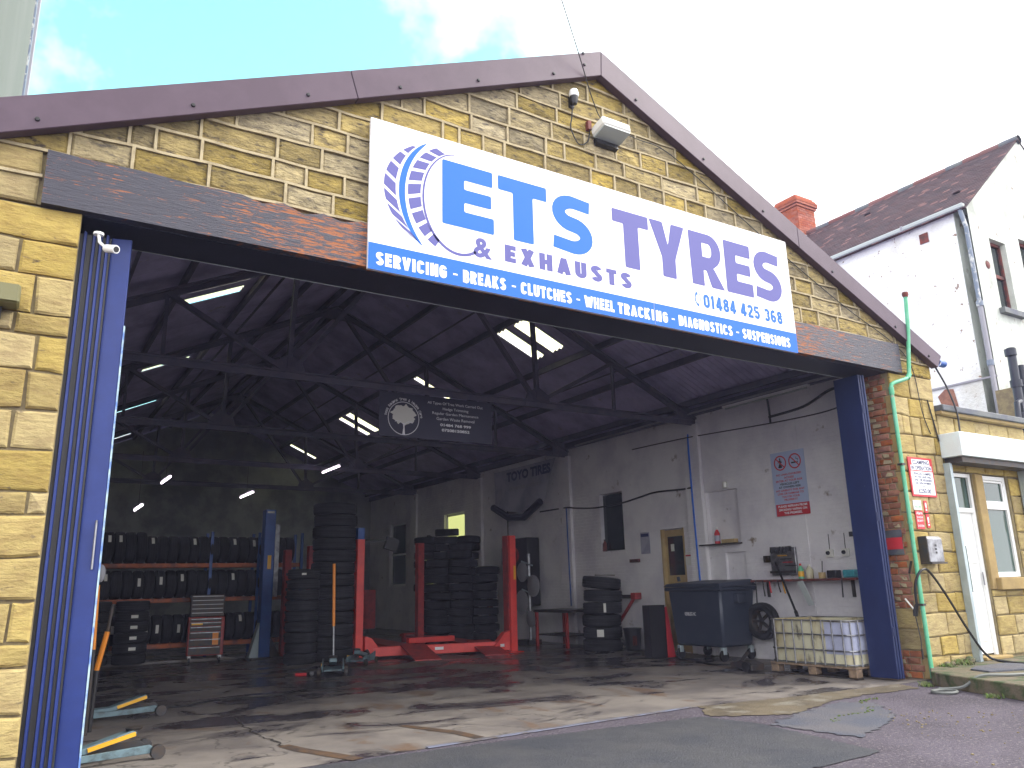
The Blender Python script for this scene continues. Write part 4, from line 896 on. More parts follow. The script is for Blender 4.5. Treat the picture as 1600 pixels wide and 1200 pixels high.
def cable(name, pts, r, mat, label, cat='cable', group=None):
    q = [Vector(p) for p in pts]; out = []
    for i in range(len(q)-1):
        a, b, c, d = q[max(i-1, 0)], q[i], q[i+1], q[min(i+2, len(q)-1)]
        for k in range(6):
            t_ = k/6; out.append(.5*((2*b)+(c-a)*t_+(2*a-5*b+4*c-d)*t_**2+(3*b-a-3*c+d)*t_**3))
    out.append(q[-1]); return tag(MB().tube(out, r, 6).build(name, mat, None, smooth=True), label, cat, group)
cable('sensor_cable', [(5.28, -.06, 7.10), (5.27, -.05, 6.95), (5.25, -.05, 6.80), (5.36, -.05, 6.62), (5.50, -.05, 6.70), (5.54, -.05, 6.86)], .008, 'cable', 'thin black cable looping from motion sensor down to floodlight')
cable('overhead_wire', [(.22, -2.88, 14.2), (3.82, -1.0, 9.6), (5.17, -.30, 7.88), (5.60, -.07, 7.30), (5.80, -.05, 7.05), (6.3, -.05, 6.98), (6.75, -.06, 6.95), (7.4, -.055, 6.68), (8.6, -.05, 6.08), (10.2, -.05, 5.36), (11.3, -.05, 4.95), (11.75, -.045, 4.6), (11.85, -.045, 3.9), (12.0, -.04, 3.55)], .007, 'cable', 'overhead telephone wire dropping to the gable and running under the right barge board', 'wire')
cable('eaves_cable', [(12.38, -.05, 4.72), (12.52, -.12, 4.35), (12.62, -.16, 3.95), (12.62, -.16, 3.6)], .014, 'cable', 'black cable hanging from the right eaves over the annex coping')
cable('wall_cable', [(12.05, -.04, 4.1), (12.12, -.04, 3.8), (12.2, -.04, 3.45)], .012, 'cable', 'short grey cable on dark stone above shutter corner')
tag(MB().lathe([(.055, 0), (.06, .16)], (12.42, -.10, 4.74), 12, 'x').build('gutter_stub', 'liftblue', None, smooth=True), 'blue gutter end poking out below right barge board end', 'gutter')
o = thing('cctv_camera', 'white bullet security camera under the left end of the lintel', 'camera', (.42, -.1, 4.3))
q = Vector((.38, -.16, 4.13)); e = Vector((.455, -.27, 4.095)); MB().tube([q, q+(e-q)*.15, e], [.022, .034, .034], 14).build('body', 'upvc', o, smooth=True)
MB().tube([e, e+(e-q)*.03], .024, 14).build('lens', 'black', o, smooth=True); MB().tube([(.33, -.06, 4.28), (.34, -.10, 4.20), (.385, -.165, 4.135)], .012, 8).build('bracket', 'upvc', o, smooth=True); MB().lathe([(.0, 0), (.04, 0), (.04, .02), (0, .02)], (.33, -.05, 4.28), 12).build('base', 'upvc', o)
o = thing('wall_light', 'square olive grey wall light cut by the left edge', 'wall light', (-.3, -.1, 3.6))
MB().box(-.52, -.22, 3.55, -.15, -.03, 3.70).build('housing', 'olive', o, bevel=.015); MB().box(-.50, -.235, 3.56, -.165, -.222, 3.69).build('lens', 'olive', o); MB().box(-.34, -.08, 3.46, -.26, -.02, 3.55).build('bracket', 'black', o)
# green pipe
o = thing('green_pipe', 'mint green painted pipe with an offset bend running up the right corner', 'pipe', (11.1, -.07, 0))
MB().tube([(11.06, -.075, .03), (11.06, -.075, 2.0), (11.07, -.075, 4.18), (11.09, -.075, 4.235), (11.16, -.08, 4.27), (11.44, -.12, 4.36), (11.50, -.12, 4.40), (11.53, -.12, 4.47), (11.62, -.16, 5.2), (11.63, -.19, 5.72)], .030, 10).build('pipe', 'green', o, smooth=True)
for p0, p1 in (((11.07, -.075, 4.08), (11.07, -.075, 4.19)), ((11.47, -.12, 4.37), (11.53, -.12, 4.44)), ((11.06, -.075, 2.15), (11.06, -.075, 2.19))): MB().tube([p0, p1], .038, 10).build('collar', 'green', o, smooth=True)
MB().lathe([(.0, .09), (.045, .08), (.05, .04), (.036, 0)], (11.63, -.19, 5.70), 12).build('cap', 'timber', o, smooth=True)
for z in (1.0, 3.0): MB().box(11.02, -.11, z, 11.10, -.03, z+.03).build('clip', 'dsteel', o)
# signs
o = thing('warning_sign', 'red and white clamping notice with a price on right stone wall', 'sign', (11.58, -.05, 2.5))
MB().box(11.28, -.045, 2.56, 11.90, -.03, 3.15).build('board', 'text_red', o)
MB().box(11.31, -.048, 2.59, 11.87, -.0455, 2.94).build('panel', 'pwhite', o)
for bx in ((11.36, 3.035, 11.82, 3.12), (11.32, 2.955, 11.86, 3.03)): MB().box(bx[0], -.048, bx[1], bx[2], -.0455, bx[3]).build('panel', 'pwhite', o)
PF = ('F', -.0485)
for body, bx, c in (('CLAMPING', (11.38, 3.045, 11.80, 3.11), 'text_dark'), ('IN OPERATION', (11.335, 2.962, 11.845, 3.022), 'text_dark'), ('VEHICLES CLAMPED', (11.36, 2.885, 11.82, 2.922), 'text_dark'), ('ON THIS LAND WILL', (11.36, 2.838, 11.82, 2.872), 'text_dark'), ('ONLY BE RELEASED', (11.36, 2.79, 11.82, 2.825), 'text_dark'), ('ON CASH PAYMENT', (11.38, 2.742, 11.80, 2.777), 'text_dark'), ('OF', (11.56, 2.70, 11.61, 2.73), 'text_dark'), ('£250.00', (11.44, 2.61, 11.76, 2.68), 'text_dark')): text('lettering', body, o, c, bx, PF, .02)
def sticker(name, x0, z0, x1, z1, mat, label, lines, tm):
    o = thing(name, label, 'sticker', ((x0+x1)/2, -.04, z0)); MB().box(x0, -.042, z0, x1, -.03, z1).build('board', mat, o)
    for body, a, b, c in lines: text('lettering', body, o, c, (x0+.02, a, x1-.02, b), ('F', -.0425), .015)
    return o
o = sticker('alarm_sticker', 11.26, 2.36, 11.46, 2.50, 'label', 'small pale green and white sticker below the clamping sign', [('WELCOME', 2.39, 2.42, 'green')], 0)
o = sticker('alarm_sticker', 11.28, 2.08, 11.47, 2.345, 'text_red', 'red and white alarm sticker, lowest left below the clamping sign', [('Alarm', 2.29, 2.335, 'pwhite'), ('24 HOUR', 2.235, 2.265, 'pwhite'), ('SECURITY', 2.185, 2.215, 'pwhite'), ('SYSTEM', 2.11, 2.14, 'pwhite')], 0)
o = sticker('alarm_sticker', 11.53, 2.32, 11.61, 2.50, 'text_red', 'upper narrow red and white hazard sticker beside the alarm sticker', [('!', 2.35, 2.47, 'pwhite')], 0)
o = sticker('alarm_sticker', 11.54, 2.10, 11.62, 2.30, 'text_red', 'lower narrow red and white hazard sticker beside the alarm sticker', [('!', 2.13, 2.26, 'pwhite')], 0)
o = thing('mailbox', 'stainless steel letterbox with sloping lid on the right stone wall', 'letterbox', (11.5, -.12, 1.6))
MB().prism([(-.17, 1.60), (-.03, 1.60), (-.03, 1.97), (-.13, 1.97), (-.17, 1.93)], 11.27, 11.63, lambda u, v, d: (d, u, v)).build('body', 'steel', o, bevel=.006)
MB().box(11.255, -.20, 1.575, 11.645, -.03, 1.598).build('lip', 'dsteel', o)
for z in (1.72, 1.77, 1.82): MB().box(11.43, -.173, z, 11.47, -.1705, z+.03).build('viewing_slot', 'black', o)
MB().box(11.255, -.16, 1.60, 11.268, -.03, 1.97).build('side_plate', 'dsteel', o)
o = thing('reflector_plate', 'dark blue and red striped plate on the brick jamb', 'plate', (11.12, .2, 1.8))
MB().box(11.112, .12, 1.72, 11.122, .40, 2.08).build('plate', 'lead', o); MB().box(11.108, .121, 1.80, 11.1115, .399, 1.97).build('stripe', 'text_red', o)
# air hose with inflator
cable('air_hose', [(11.02, -.02, .98), (10.99, -.05, 1.25), (11.02, -.10, 1.42), (11.12, -.13, 1.50), (11.3, -.12, 1.45), (11.6, -.12, 1.15), (12.0, -.13, .65), (12.3, -.16, .30), (12.45, -.25, .19), (12.2, -.8, .19)], .018, 'cable', 'black air hose looped over the green pipe and down to the step', 'hose')
o = thing('tyre_inflator', 'hanging tyre inflator gun on the brick jamb', 'inflator', (11.05, 0, .9))
MB().tube([(11.03, -.01, 1.02), (11.03, .02, .93), (11.03, .03, .86)], [.02, .035, .03], 8).build('grip', 'black', o, smooth=True); MB().tube([(11.03, .04, .95), (11.01, .14, 1.10)], .012, 6).build('lever', 'label', o); MB().tube([(11.03, .03, .86), (11.03, .0, .55), (11.02, .0, .42)], .007, 6).build('tube', 'black', o); MB().tube([(11.02, 0, .42), (11.02, 0, .28)], .016, 6).build('chuck', 'dsteel', o)
tag(MB().beam((11.02, -.03, 1.62), (11.04, .04, 1.45), .03, .015).build('hose_hook', 'dsteel', None), 'small steel hook holding the hose by green pipe', 'hook')
lp = [(10.0+.16*cos(a), -.86+.13*sin(a), .02) for a in [radians(30+k*30) for k in range(12)]]
cable('ground_hose', lp+[(10.1, -.72, .03), (10.25, -.95, .06), (10.42, -1.1, .19), (10.8, -1.3, .19), (11.6, -1.5, .19), (13, -1.4, .19)], .019, 'hose', 'grey hose with one coil lying beside the mossy step', 'hose')
tag(MB().prism([(11.0, -.9), (11.7, -1.1), (12.3, -.9), (12.2, -.5), (11.5, -.45), (11.1, -.6)], .172, .19, lambda u, v, d: (u, v, d)).build('rubber_mat', 'bpatch', None), 'dark rubber mat on the pavement under the hose', 'mat')
# weeds
def tuft(cx, cy, z, n, r, h, label, name='weed'):
    m = MB()
    for k in range(n):
        a, d = random.uniform(0, 2*pi), random.uniform(0, r); x, y = cx+d*cos(a), cy+d*sin(a); b = random.uniform(0, 2*pi); hh = h*random.uniform(.4, 1); w = .012
        n0 = len(m.v); m.v += [(x-w*cos(b), y-w*sin(b), z), (x+w*cos(b), y+w*sin(b), z), (x+.5*hh*cos(b+1.3)+w*.7, y+.5*hh*sin(b+1.3), z+hh*.8), (x+.8*hh*cos(b+1.3), y+.8*hh*sin(b+1.3), z+hh)]; m.f += [[n0, n0+1, n0+2], [n0, n0+2, n0+3]]
    o = tag(m.build(name, 'moss', None, fixn=False), label, 'weeds'); o['kind'] = 'stuff'; return o
tuft(11.75, -.12, .17, 160, .16, .09, 'green weeds at wall foot beside the shutter rail')
tuft(11.35, -.12, .17, 80, .14, .06, 'small weeds at the wall foot by the green pipe')
tuft(10.45, -.35, 0, 50, .10, .07, 'tiny weeds at the corner of the mossy step')
tuft(10.02, -1.45, 0, 60, .10, .06, 'weeds growing against the side of the mossy step')
g_ = MB()
for k in range(900):
    x, y = random.uniform(4, 10.2), random.uniform(-4.5, -.9)
    if x < 8.0+(y+1.2)*.8 or x > 10.3+y*.45: continue
    if random.random() > .5+.5*sin(x*2.1+y*1.4): continue
    s = random.uniform(.004, .010); g_.obox((x, y, s*.3), (s*2, s*1.6, s*1.1), Matrix.Rotation(random.uniform(0, 3), 3, 'Z'))
o = tag(g_.build('gravel', 'mortar2', None), 'loose grit scattered on worn asphalt in front of step', 'gravel'); o['kind'] = 'stuff'
for k, (x, y) in enumerate(((8.75, -.75), (8.2, -1.1), (8.0, -1.7), (7.6, -2.3))):
    pass
m = MB()
for k in range(70):
    t_ = random.random(); x = 9.0-1.7*t_+random.uniform(-.05, .05); y = -.62-.75*t_+.12*sin(t_*9)+random.uniform(-.03, .03); h = random.uniform(.004, .014); m.obox((x, y, h/2), (.02, .015, h), Matrix.Rotation(random.uniform(0, 3), 3, 'Z'))
o = tag(m.build('crack_weeds', 'moss', None), 'moss and weeds growing along a crack in the asphalt', 'moss'); o['kind'] = 'stuff'
o = thing('loose_stones', 'few loose stones at the foot of the office wall', 'stones', (11.5, -.15, .17))
for x, s in ((11.42, .05), (11.55, .045), (12.0, .08)): MB().sphere((x, -.1, .17+s*.5), s, 8, 5, (1.1, .8, .75)).build('stone', 'mossstone', o)
# ================================================================ INTERIOR THINGS
def tyre_mesh(R=.32, r=.19, w=.20, n=28):
    hw = w/2
    prof = [(r, -hw*.72), (r+.012, -hw*.86), (r+(R-r)*.45, -hw*1.0), (R-.035, -hw*.97), (R-.012, -hw*.86), (R-.003, -hw*.62), (R-.003, -hw*.50), (R-.012, -hw*.48), (R-.012, -hw*.40), (R, -hw*.38), (R, -hw*.08), (R-.011, -hw*.05), (R-.011, hw*.05), (R, hw*.08), (R, hw*.38), (R-.012, hw*.40), (R-.012, hw*.48), (R-.003, hw*.50), (R-.003, hw*.62), (R-.012, hw*.86), (R-.035, hw*.97), (r+(R-r)*.45, hw*1.0), (r+.012, hw*.86), (r, hw*.72)]
    return prof
TY = {}
ORD = ['bottom', 'second', 'third', 'fourth', 'fifth', 'sixth', 'seventh', 'eighth', 'ninth', 'tenth', 'eleventh', 'twelfth', 'thirteenth', 'fourteenth', 'fifteenth', 'sixteenth', 'seventeenth', 'eighteenth', 'nineteenth', 'twentieth', 'twenty-first', 'twenty-second', 'twenty-third', 'twenty-fourth']
def tyre(loc, R=.32, w=.20, flat=True, label='', group=None, tilt=(0, 0), lab=None, rz_=0):
    key = (R, w)
    if key not in TY:
        me = MB().lathe(tyre_mesh(R, R*.58, w), (0, 0, 0), 28, 'z', closed=True).build('tyre', 'tyre', None, smooth=True); TY[key] = me.data; bpy.data.objects.remove(me)
    o = bpy.data.objects.new('tyre', TY[key]); COL.objects.link(o); o.location = loc
    o.rotation_euler = (tilt[0], tilt[1], rz_) if flat else (tilt[0], radians(90)+tilt[1], rz_)
    o['label'] = label; o['category'] = 'tyre'
    if group: o['group'] = group
    if lab is not None:
        # paper label on the tread: (angle, height offset, width, height)
        a, dz_, lw, lh = lab[:4]; lm = MB(); nn = 4
        for k in range(nn+1):
            b = a+(k/nn-.5)*lw/R
            for h in (-lh/2+dz_, lh/2+dz_): lm.v.append(((R+.003)*cos(b), (R+.003)*sin(b), h))
        for k in range(nn): lm.f.append([2*k, 2*k+2, 2*k+3, 2*k+1])
        lo = lm.build('paper_label', lab[4] if len(lab) > 4 else 'label', None, fixn=False); lo.parent = o
    return o
def look(x, y): return math.atan2(CP.y-y, CP.x-x)
# stack of six by the right wall
names = ['bottom tyre of the six tyre stack by the white wall', 'tyre with square paper label, second up in the white wall stack', 'third tyre up in the stack by the white wall', 'tyre with tall paper label, fourth up in the white wall stack', 'fifth tyre up in stack by white wall, slightly pushed aside', 'top tilted tyre of the stack by the white wall']
z = .12
for k, nm in enumerate(names):
    dx = (0, .01, .0, .03, .06, .04)[k]
    lab = (look(11.1, 7.4)-.12, .0, .15, .15) if k == 1 else ((look(11.1, 7.4)+.12, .0, .055, .19) if k == 3 else None)
    tyre((11.27+dx, 7.55, z), .43, .25, True, nm, tilt=((0, 0), (0, 0), (.02, 0), (-.02, .01), (.03, .03), (.05, .10))[k], lab=lab); z += .258 if k < 4 else .275
tag(MB().beam((11.1, 7.5, 1.60), (11.5, 7.3, 1.585), .06, .03).build('wood_offcut', 'dsteel', None), 'dark bar lying across the top tyre of the stack', 'bar')
# big tower of lorry tyres, smaller stack in front, pile behind the lift
for k in range(13): tyre((5.88+random.uniform(-.02, .02), 9.75, .125+k*.247), .46, .24, True, ORD[k]+' lorry tyre from the floor in the tall column left of the red lift', 'lorry tyres in the tall column', tilt=(random.uniform(-.01, .01), 0))
for k in range(9): tyre((5.18+random.uniform(-.02, .02), 9.55+random.uniform(-.02, .02), .10+k*.205), .33, .20, True, ORD[k]+' car tyre from the floor in the lower stack beside the lorry tyre column', 'car tyres in the stack beside the lorry tyre column', lab=(look(5.2, 9.5), .0, .09, .04) if k == 8 else None)
for sx_, sy_2, n, wh in ((9.92, 12.95, 10, 'leftmost front'), (10.4, 13.35, 14, 'tallest middle'), (10.5, 12.75, 12, 'front middle'), (10.95, 13.1, 13, 'right'), (10.0, 13.7, 13, 'rear left'), (11.2, 12.55, 9, 'rightmost low')):
    for k in range(n): tyre((sx_+random.uniform(-.06, .06), sy_2+random.uniform(-.05, .05), .12+k*.215), .34, .20, True, f'{ORD[k]} tyre up in the {wh} stack of the dark heap behind the lift', 'tyres heaped behind the red lift', tilt=(random.uniform(-.06, .06), random.uniform(-.06, .06)))
# racks
RK = thing('tyre_rack', 'orange beam tyre racking with blue uprights along the back', 'rack', (3.3, 12.3, 0))
for z in (.38, 1.32, 2.06):
    for y in (12.10, 12.55): MB().box(1.0, y, z-.09, 5.9, y+.05, z).build('beam', 'rack', RK, bevel=.004)
for x in (.95, 3.85, 4.90, 5.9):
    for y in (12.06, 12.60): MB().box(x-.03, y, .072, x+.03, y+.05, 2.75).build('upright', 'liftblue', RK)
rn = random.Random(3)
for z, nm in ((.38, 'lowest'), (1.32, 'middle'), (2.06, 'top')):
    x = 1.12; kk = 0
    while x < 5.75:
        Rr = rn.choice((.29, .30, .31)); Rr = .30 if z < 2 else (.34 if x < 2.6 else .30)
        lab = None
        if rn.random() < .5: lab = (pi+radians(rn.uniform(60, 100)) , 0, rn.choice((.16, .2)), .075)
        if lab: lab = (radians(90)*0+radians(180+rn.uniform(55, 80)), 0, lab[2], lab[3])
        tyre((x, 12.33, z+Rr), Rr, .20, False, f'{ORD[kk] if kk else "leftmost"} tyre{" from the left" if kk else ""} standing on the {nm} beam of the back rack', f'tyres on the {nm} beam of the back rack', tilt=(0, rn.uniform(-.02, .02)), lab=(radians(-100+rn.uniform(-30, 15)), 0, .17, .06) if rn.random() < .45 else None)
        x += .215; kk += 1
for i, x in enumerate((1.55, 2.25)):
    for k in range(6): tyre((x, 11.35, .17+k*.205), .32, .20, True, f'{ORD[k]} flat tyre from the floor in the {("far left", "labelled second")[i]} stack before the rack', 'flat tyres stacked in front of the rack', lab=(look(x, 11.35)+.15, 0, .13, .06) if (i == 1 and k in (1, 2, 3, 4)) else None)
# tool chest
T = thing('tool_chest', 'grey roller tool chest with drawers and orange edges in front of the rack', 'tool chest', (3.75, 11.65, 0), radians(-8))
MB().box(-.36, -.22, .14, .36, .22, .92).build('cabinet', 'dred', T, world=False, bevel=.01); MB().box(-.34, -.20, .925, .34, .20, 1.38).build('top_box', 'dsteel', T, world=False, bevel=.01)
for k, (a, b) in enumerate(((.16, .32), (.33, .48), (.49, .62), (.63, .73), (.74, .82), (.83, .90))): d = MB().box(-.33, -.24, a, .30, -.222, b).build('drawer', 'dsteel', T, world=False, bevel=.004); MB().box(-.31, -.256, b-.025, .28, -.241, b-.012).build('handle', 'steel', d, world=False)
for k in range(5): d = MB().box(-.32, -.22, .945+k*.085, .32, -.202, 1.02+k*.085).build('drawer', 'dsteel', T, world=False, bevel=.004); MB().box(-.31, -.232, 1.0+k*.085, .31, -.221, 1.012+k*.085).build('handle', 'pwhite', d, world=False)
MB().box(-.30, -.243, .76, -.08, -.2402, .80).build('badge', 'yellow', T, world=False); MB().box(.13, -.243, .35, .25, -.2402, .60).build('sticker', 'orange', T, world=False)
for x in (-.3, .3):
    for y in (-.17, .17): MB().lathe([(.0, -.02), (.055, -.02), (.055, .02), (0, .02)], (x, y, .056), 12, 'x').build('castor', 'black', T, world=False, smooth=True); MB().box(x-.03, y-.03, .08, x+.03, y+.03, .138).build('castor_bracket', 'pwhite', T, world=False)
# two-post lift (blue) and red stand
o = thing('lift_post', 'tall blue two post lift column in front of the tyre rack', 'car lift', (4.95, 11.5, 0))
MB().box(4.83, 11.40, .03, 5.07, 11.66, 3.22).build('column', 'liftblue', o, bevel=.012); MB().box(4.62, 11.2, 0, 5.3, 11.85, .028).build('base_plate', 'dsteel', o); MB().box(4.92, 11.385, 1.9, 5.0, 11.399, 2.2).build('sticker', 'yellow', o); MB().prism([(4.62, .03), (4.82, .03), (4.82, .75)], -.1, .1, FAC(11.5)).build('brace', 'galv', o); MB().prism([(5.08, .03), (5.3, .03), (5.08, .45)], -.1, .1, FAC(11.5)).build('brace', 'dsteel', o)
MB().box(5.10, 11.5, 1.3, 5.2, 11.6, 2.9).build('slide', 'steel', o); MB().box(4.87, 11.388, 3.14, 5.02, 11.399, 3.18).build('label_plate', 'label', o)
o = thing('lift_post', 'narrow dusty red lift column behind the blue column', 'car lift', (5.6, 12.0, 0))
MB().box(5.46, 11.9, .02, 5.62, 12.1, 2.35).build('column', 'dred', o, bevel=.01)
for k in range(9): MB().box(5.50, 11.885, .4+k*.17, 5.56, 11.899, .46+k*.17).build('slot', 'black', o)
MB().box(5.35, 11.8, 0, 5.8, 12.2, .02).build('base_plate', 'dred', o)
# four post lift
Lf = thing('car_lift', 'bright red four post car lift with lowered ramps', 'car lift', (8, 11, 0))
def post(x, y, h, w=.165, mat='red', cap=False):
    p = MB().box(x-w/2, y-.10, .02, x+w/2, y+.10, h).build('post', mat, Lf, bevel=.008); MB().box(x-w/2-.09, y-.2, 0, x+w/2+.09, y+.2, .018).build('base_plate', mat, p)
    if cap: MB().box(x-w/2+.01, y-.09, h+.002, x+w/2-.01, y+.09, h+.24).build('post_cap', 'liftblue', p)
    return p
post(6.36, 9.52, 2.45, cap=True); pr_ = post(9.66, 8.72, 2.52); post(9.09, 12.3, 2.55, .17, 'dred'); post(7.0, 14.8, 2.6, .16, 'dred')
MB().box(9.555, 8.68, .02, 9.574, 8.9, 2.52).build('rail', 'dred', pr_); MB().box(9.67, 8.612, 1.55, 9.72, 8.619, 1.85).build('sticker', 'yellow', pr_); None
# front cross beam between the front posts (skewed as seen)
MB().quadbox([(6.50, 9.36, .05), (9.52, 8.62, .05), (9.55, 8.80, .05), (6.53, 9.54, .05), (6.50, 9.36, .24), (9.52, 8.62, .24), (9.55, 8.80, .24), (6.53, 9.54, .24)]).build('cross_beam', 'red', Lf, bevel=.008)
MB().prism([(6.46, .05), (6.95, .05), (6.75, .24), (6.60, .42), (6.46, .46)], -.22, -.05, FAC(9.55)).build('knee_plate', 'red', Lf); MB().prism([(9.56, .05), (9.08, .05), (9.25, .24), (9.42, .42), (9.56, .46)], -.14, .02, FAC(8.78)).build('knee_plate', 'red', Lf)
MB().box(6.68, 9.32, .13, 6.80, 9.329, .19).build('badge', 'pwhite', Lf); MB().quadbox([(7.9, 9.005, .13), (8.08, 8.961, .13), (8.08, 8.955, .13), (7.9, 8.999, .13), (7.9, 9.005, .19), (8.08, 8.961, .19), (8.08, 8.955, .19), (7.9, 8.999, .19)]).build('badge', 'pwhite', Lf); MB().box(9.30, 8.63, .13, 9.4, 8.639, .19).build('badge', 'pwhite', Lf)
for x in (7.25, 8.85):
    MB().quadbox([(x-.05, 9.3, .15), (x+.50, 9.2, .15), (x+1.0, 13.9, .15), (x+.45, 14.0, .15), (x-.05, 9.3, .21), (x+.50, 9.2, .21), (x+1.0, 13.9, .21), (x+.45, 14.0, .21)]).build('runway', 'dred', Lf, bevel=.01)
    MB().quadbox([(x-.18, 8.20, .005), (x+.34, 8.10, .005), (x+.48, 9.15, .235), (x-.04, 9.25, .235), (x-.18, 8.20, .03), (x+.34, 8.10, .03), (x+.48, 9.15, .265), (x-.04, 9.25, .265)]).build('ramp', 'dred', Lf)
MB().box(7.75, 10.0, .22, 8.9, 10.15, .34).build('jacking_beam', 'red', Lf, bevel=.01); MB().box(6.5, 11.3, .16, 7.2, 11.45, .26).build('rear_beam', 'red', Lf); MB().box(9.2, 13.5, .02, 10.0, 13.65, .25).build('rear_beam', 'dred', Lf)
tag(MB().obox((7.12, 9.6, 2.36), (.28, .12, .26), Matrix.Rotation(.3, 3, 'Y')).box(6.47, 9.58, 2.42, 7.0, 9.62, 2.46).build('work_lamp', 'black', None), 'black work lamp on an arm from the left lift post', 'lamp')
tag(MB().box(5.95, 10.5, 2.9, 6.35, 10.6, 3.15).build('red_box', 'dred', None), 'dull red box high behind the lorry tyre column', 'box')
# trolley jacks
def jack(label, loc, rz, handle=None, body='jackgrey'):
    J = thing('trolley_jack', label, 'jack', loc, rz, 'trolley jacks')
    for s in (-1, 1): MB().prism([(-.38, .05), (.30, .05), (.36, .09), (.30, .13), (-.1, .14), (-.38, .17)], s*.13, s*.13+.02*s, lambda u, v, d: (u, d, v)).build('side_frame', body, J, world=False, bevel=.004)
    MB().box(-.36, -.12, .055, .22, .12, .075).build('base', body, J, world=False)
    MB().beam((-.25, 0, .12), (.22, 0, .19), .10, .05).build('lifting_arm', body, J, world=False, bevel=.006)
    MB().beam((-.15, -.152, .09), (.25, -.152, .135), .006, .035).build('stripe', 'yellow', J, world=False)
    MB().lathe([(0, 0), (.055, 0), (.06, .02), (.03, .03)], (.22, 0, .215), 14).build('saddle', 'dsteel', J, world=False, smooth=True)
    for x, r in ((.33, .05), (-.33, .045)):
        for s in (-1, 1): MB().lathe([(0, -.022), (r, -.022), (r, .022), (0, .022)], (x, s*.18, r), 14, 'y').build('wheel', 'dsteel', J, world=False, smooth=True)
    MB().tube([(-.30, -.05, .10), (-.30, .05, .16)], .05, 10).build('pump', 'dsteel', J, world=False, smooth=True)
    if handle:
        p = [Vector((-.34, 0, .14)), Vector((-.34, 0, .14))+Vector(handle)*.35]; q = Vector((-.34, 0, .14))+Vector(handle)
        h = MB().tube([p[0], p[1]], .014, 8).build('handle', 'steel', J, world=False); MB().tube([p[1], q], .022, 8).build('grip', 'orange', h, world=False)
    return J
def bigjack(label, loc, rz, L_=1.15):
    J = thing('trolley_jack', label, 'jack', loc, rz, 'trolley jacks')
    for s in (-1, 1): MB().prism([(-.55*L_, .04), (.50*L_, .05), (.56*L_, .075), (.50*L_, .12), (-.05, .10), (-.55*L_, .12)], s*.15, s*.18, lambda u, v, d: (u, d, v)).build('side_frame', 'jackgrey' if s < 0 else 'dsteel', J, world=False, bevel=.004)
    MB().prism([(-.5*L_, .12), (-.05, .13), (.38*L_, .24), (.42*L_, .215), (.0, .09), (-.5*L_, .08)], -.07, .07, lambda u, v, d: (u, d, v)).build('lifting_arm', 'jackgrey', J, world=False, bevel=.006)
    MB().beam((.02, -.077, .125), (.40*L_, -.077, .212), .008, .036).build('stripe', 'yellow', J, world=False)
    MB().lathe([(0, 0), (.06, 0), (.075, .02), (.05, .03), (0, .03)], (.40*L_, 0, .235), 14).build('saddle', 'dsteel', J, world=False, smooth=True)
    for x, r in ((.56*L_, .06), (-.5*L_, .05)):
        for s in (-1, 1): w = MB().lathe([(0, -.03), (r, -.03), (r, .03), (0, .03)], (x, s*.20, r), 16, 'y').build('wheel', 'dsteel', J, world=False, smooth=True)
    return J
bigjack('blue grey trolley jack with yellow stripe nearest the blue door', (.72, 1.30, 0), radians(8), 1.0)
bigjack('darker trolley jack with yellow stripe further inside the left door', (1.25, 4.1, 0), radians(6), .85)
jack('upright handled trolley jack with long orange handle facing the doorway', (4.97, 7.05, 0), radians(-110), (-.04, -.03, 1.25)).scale = (1.2, 1.25, 1.35)
jack('low trolley jack against the foot of the left lift post', (6.02, 8.45, 0), radians(-128)).scale = (1.1, 1.2, 1.3)
# handles of jacks leaning behind the left door
o = thing('jack_handle', 'orange jack handle with grey grip standing behind the blue door', 'handle', (.85, 3.0, 0))
MB().tube([(.87, 3.0, 0), (.87, 3.0, .85)], .025, 8).build('shaft', 'dsteel', o); MB().tube([(.87, 3.0, .85), (.85, 3.0, 1.52)], .024, 8).build('grip', 'orange', o); MB().sphere((.87, 3.0, 1.64), .06, 10, 8, (.8, .8, 1.6)).build('knob', 'trim', o)
o = thing('jack_handle', 'lower orange and black jack handle leaning just inside doorway', 'handle', (.97, 3.2, 0))
MB().tube([(.92, 3.2, 0), (.94, 3.2, .62)], .03, 8).build('shaft', 'black', o); MB().tube([(.94, 3.2, .62), (1.01, 3.2, 1.02)], .028, 8).build('grip', 'orange', o); MB().tube([(1.01, 3.2, 1.02), (1.04, 3.2, 1.3)], .018, 8).build('tip', 'dsteel', o)
# floor clutter
cable('floor_cable', [(1.6, 4.6, .02), (2.1, 4.5, .02), (2.6, 4.8, .02), (3.3, 4.7, .02), (3.9, 5.1, .02)], .012, 'cable', 'black cable trailing over the floor near the left jacks')
o = thing('screwdriver', 'small tool with red grip lying on the dark floor', 'tool', (4.4, 7.0, 0)); MB().tube([(3.85, 7.35, .02), (4.35, 7.15, .02)], .010, 6).build('shaft', 'dsteel', o); MB().tube([(4.35, 7.15, .03), (4.52, 7.08, .03)], .028, 8).build('grip', 'text_red', o); MB().sphere((4.6, 7.05, .04), .04, 8, 6).build('knob', 'trim', o)
cable('floor_hose', [(10.3, 5.5, .02), (10.6, 5.1, .02), (10.9, 4.4, .02), (10.5, 3.6, .02), (10.9, 3.1, .02), (11.3, 3.3, .02)], .014, 'cable', 'black hose on the floor in front of the wheelie bin', 'hose')
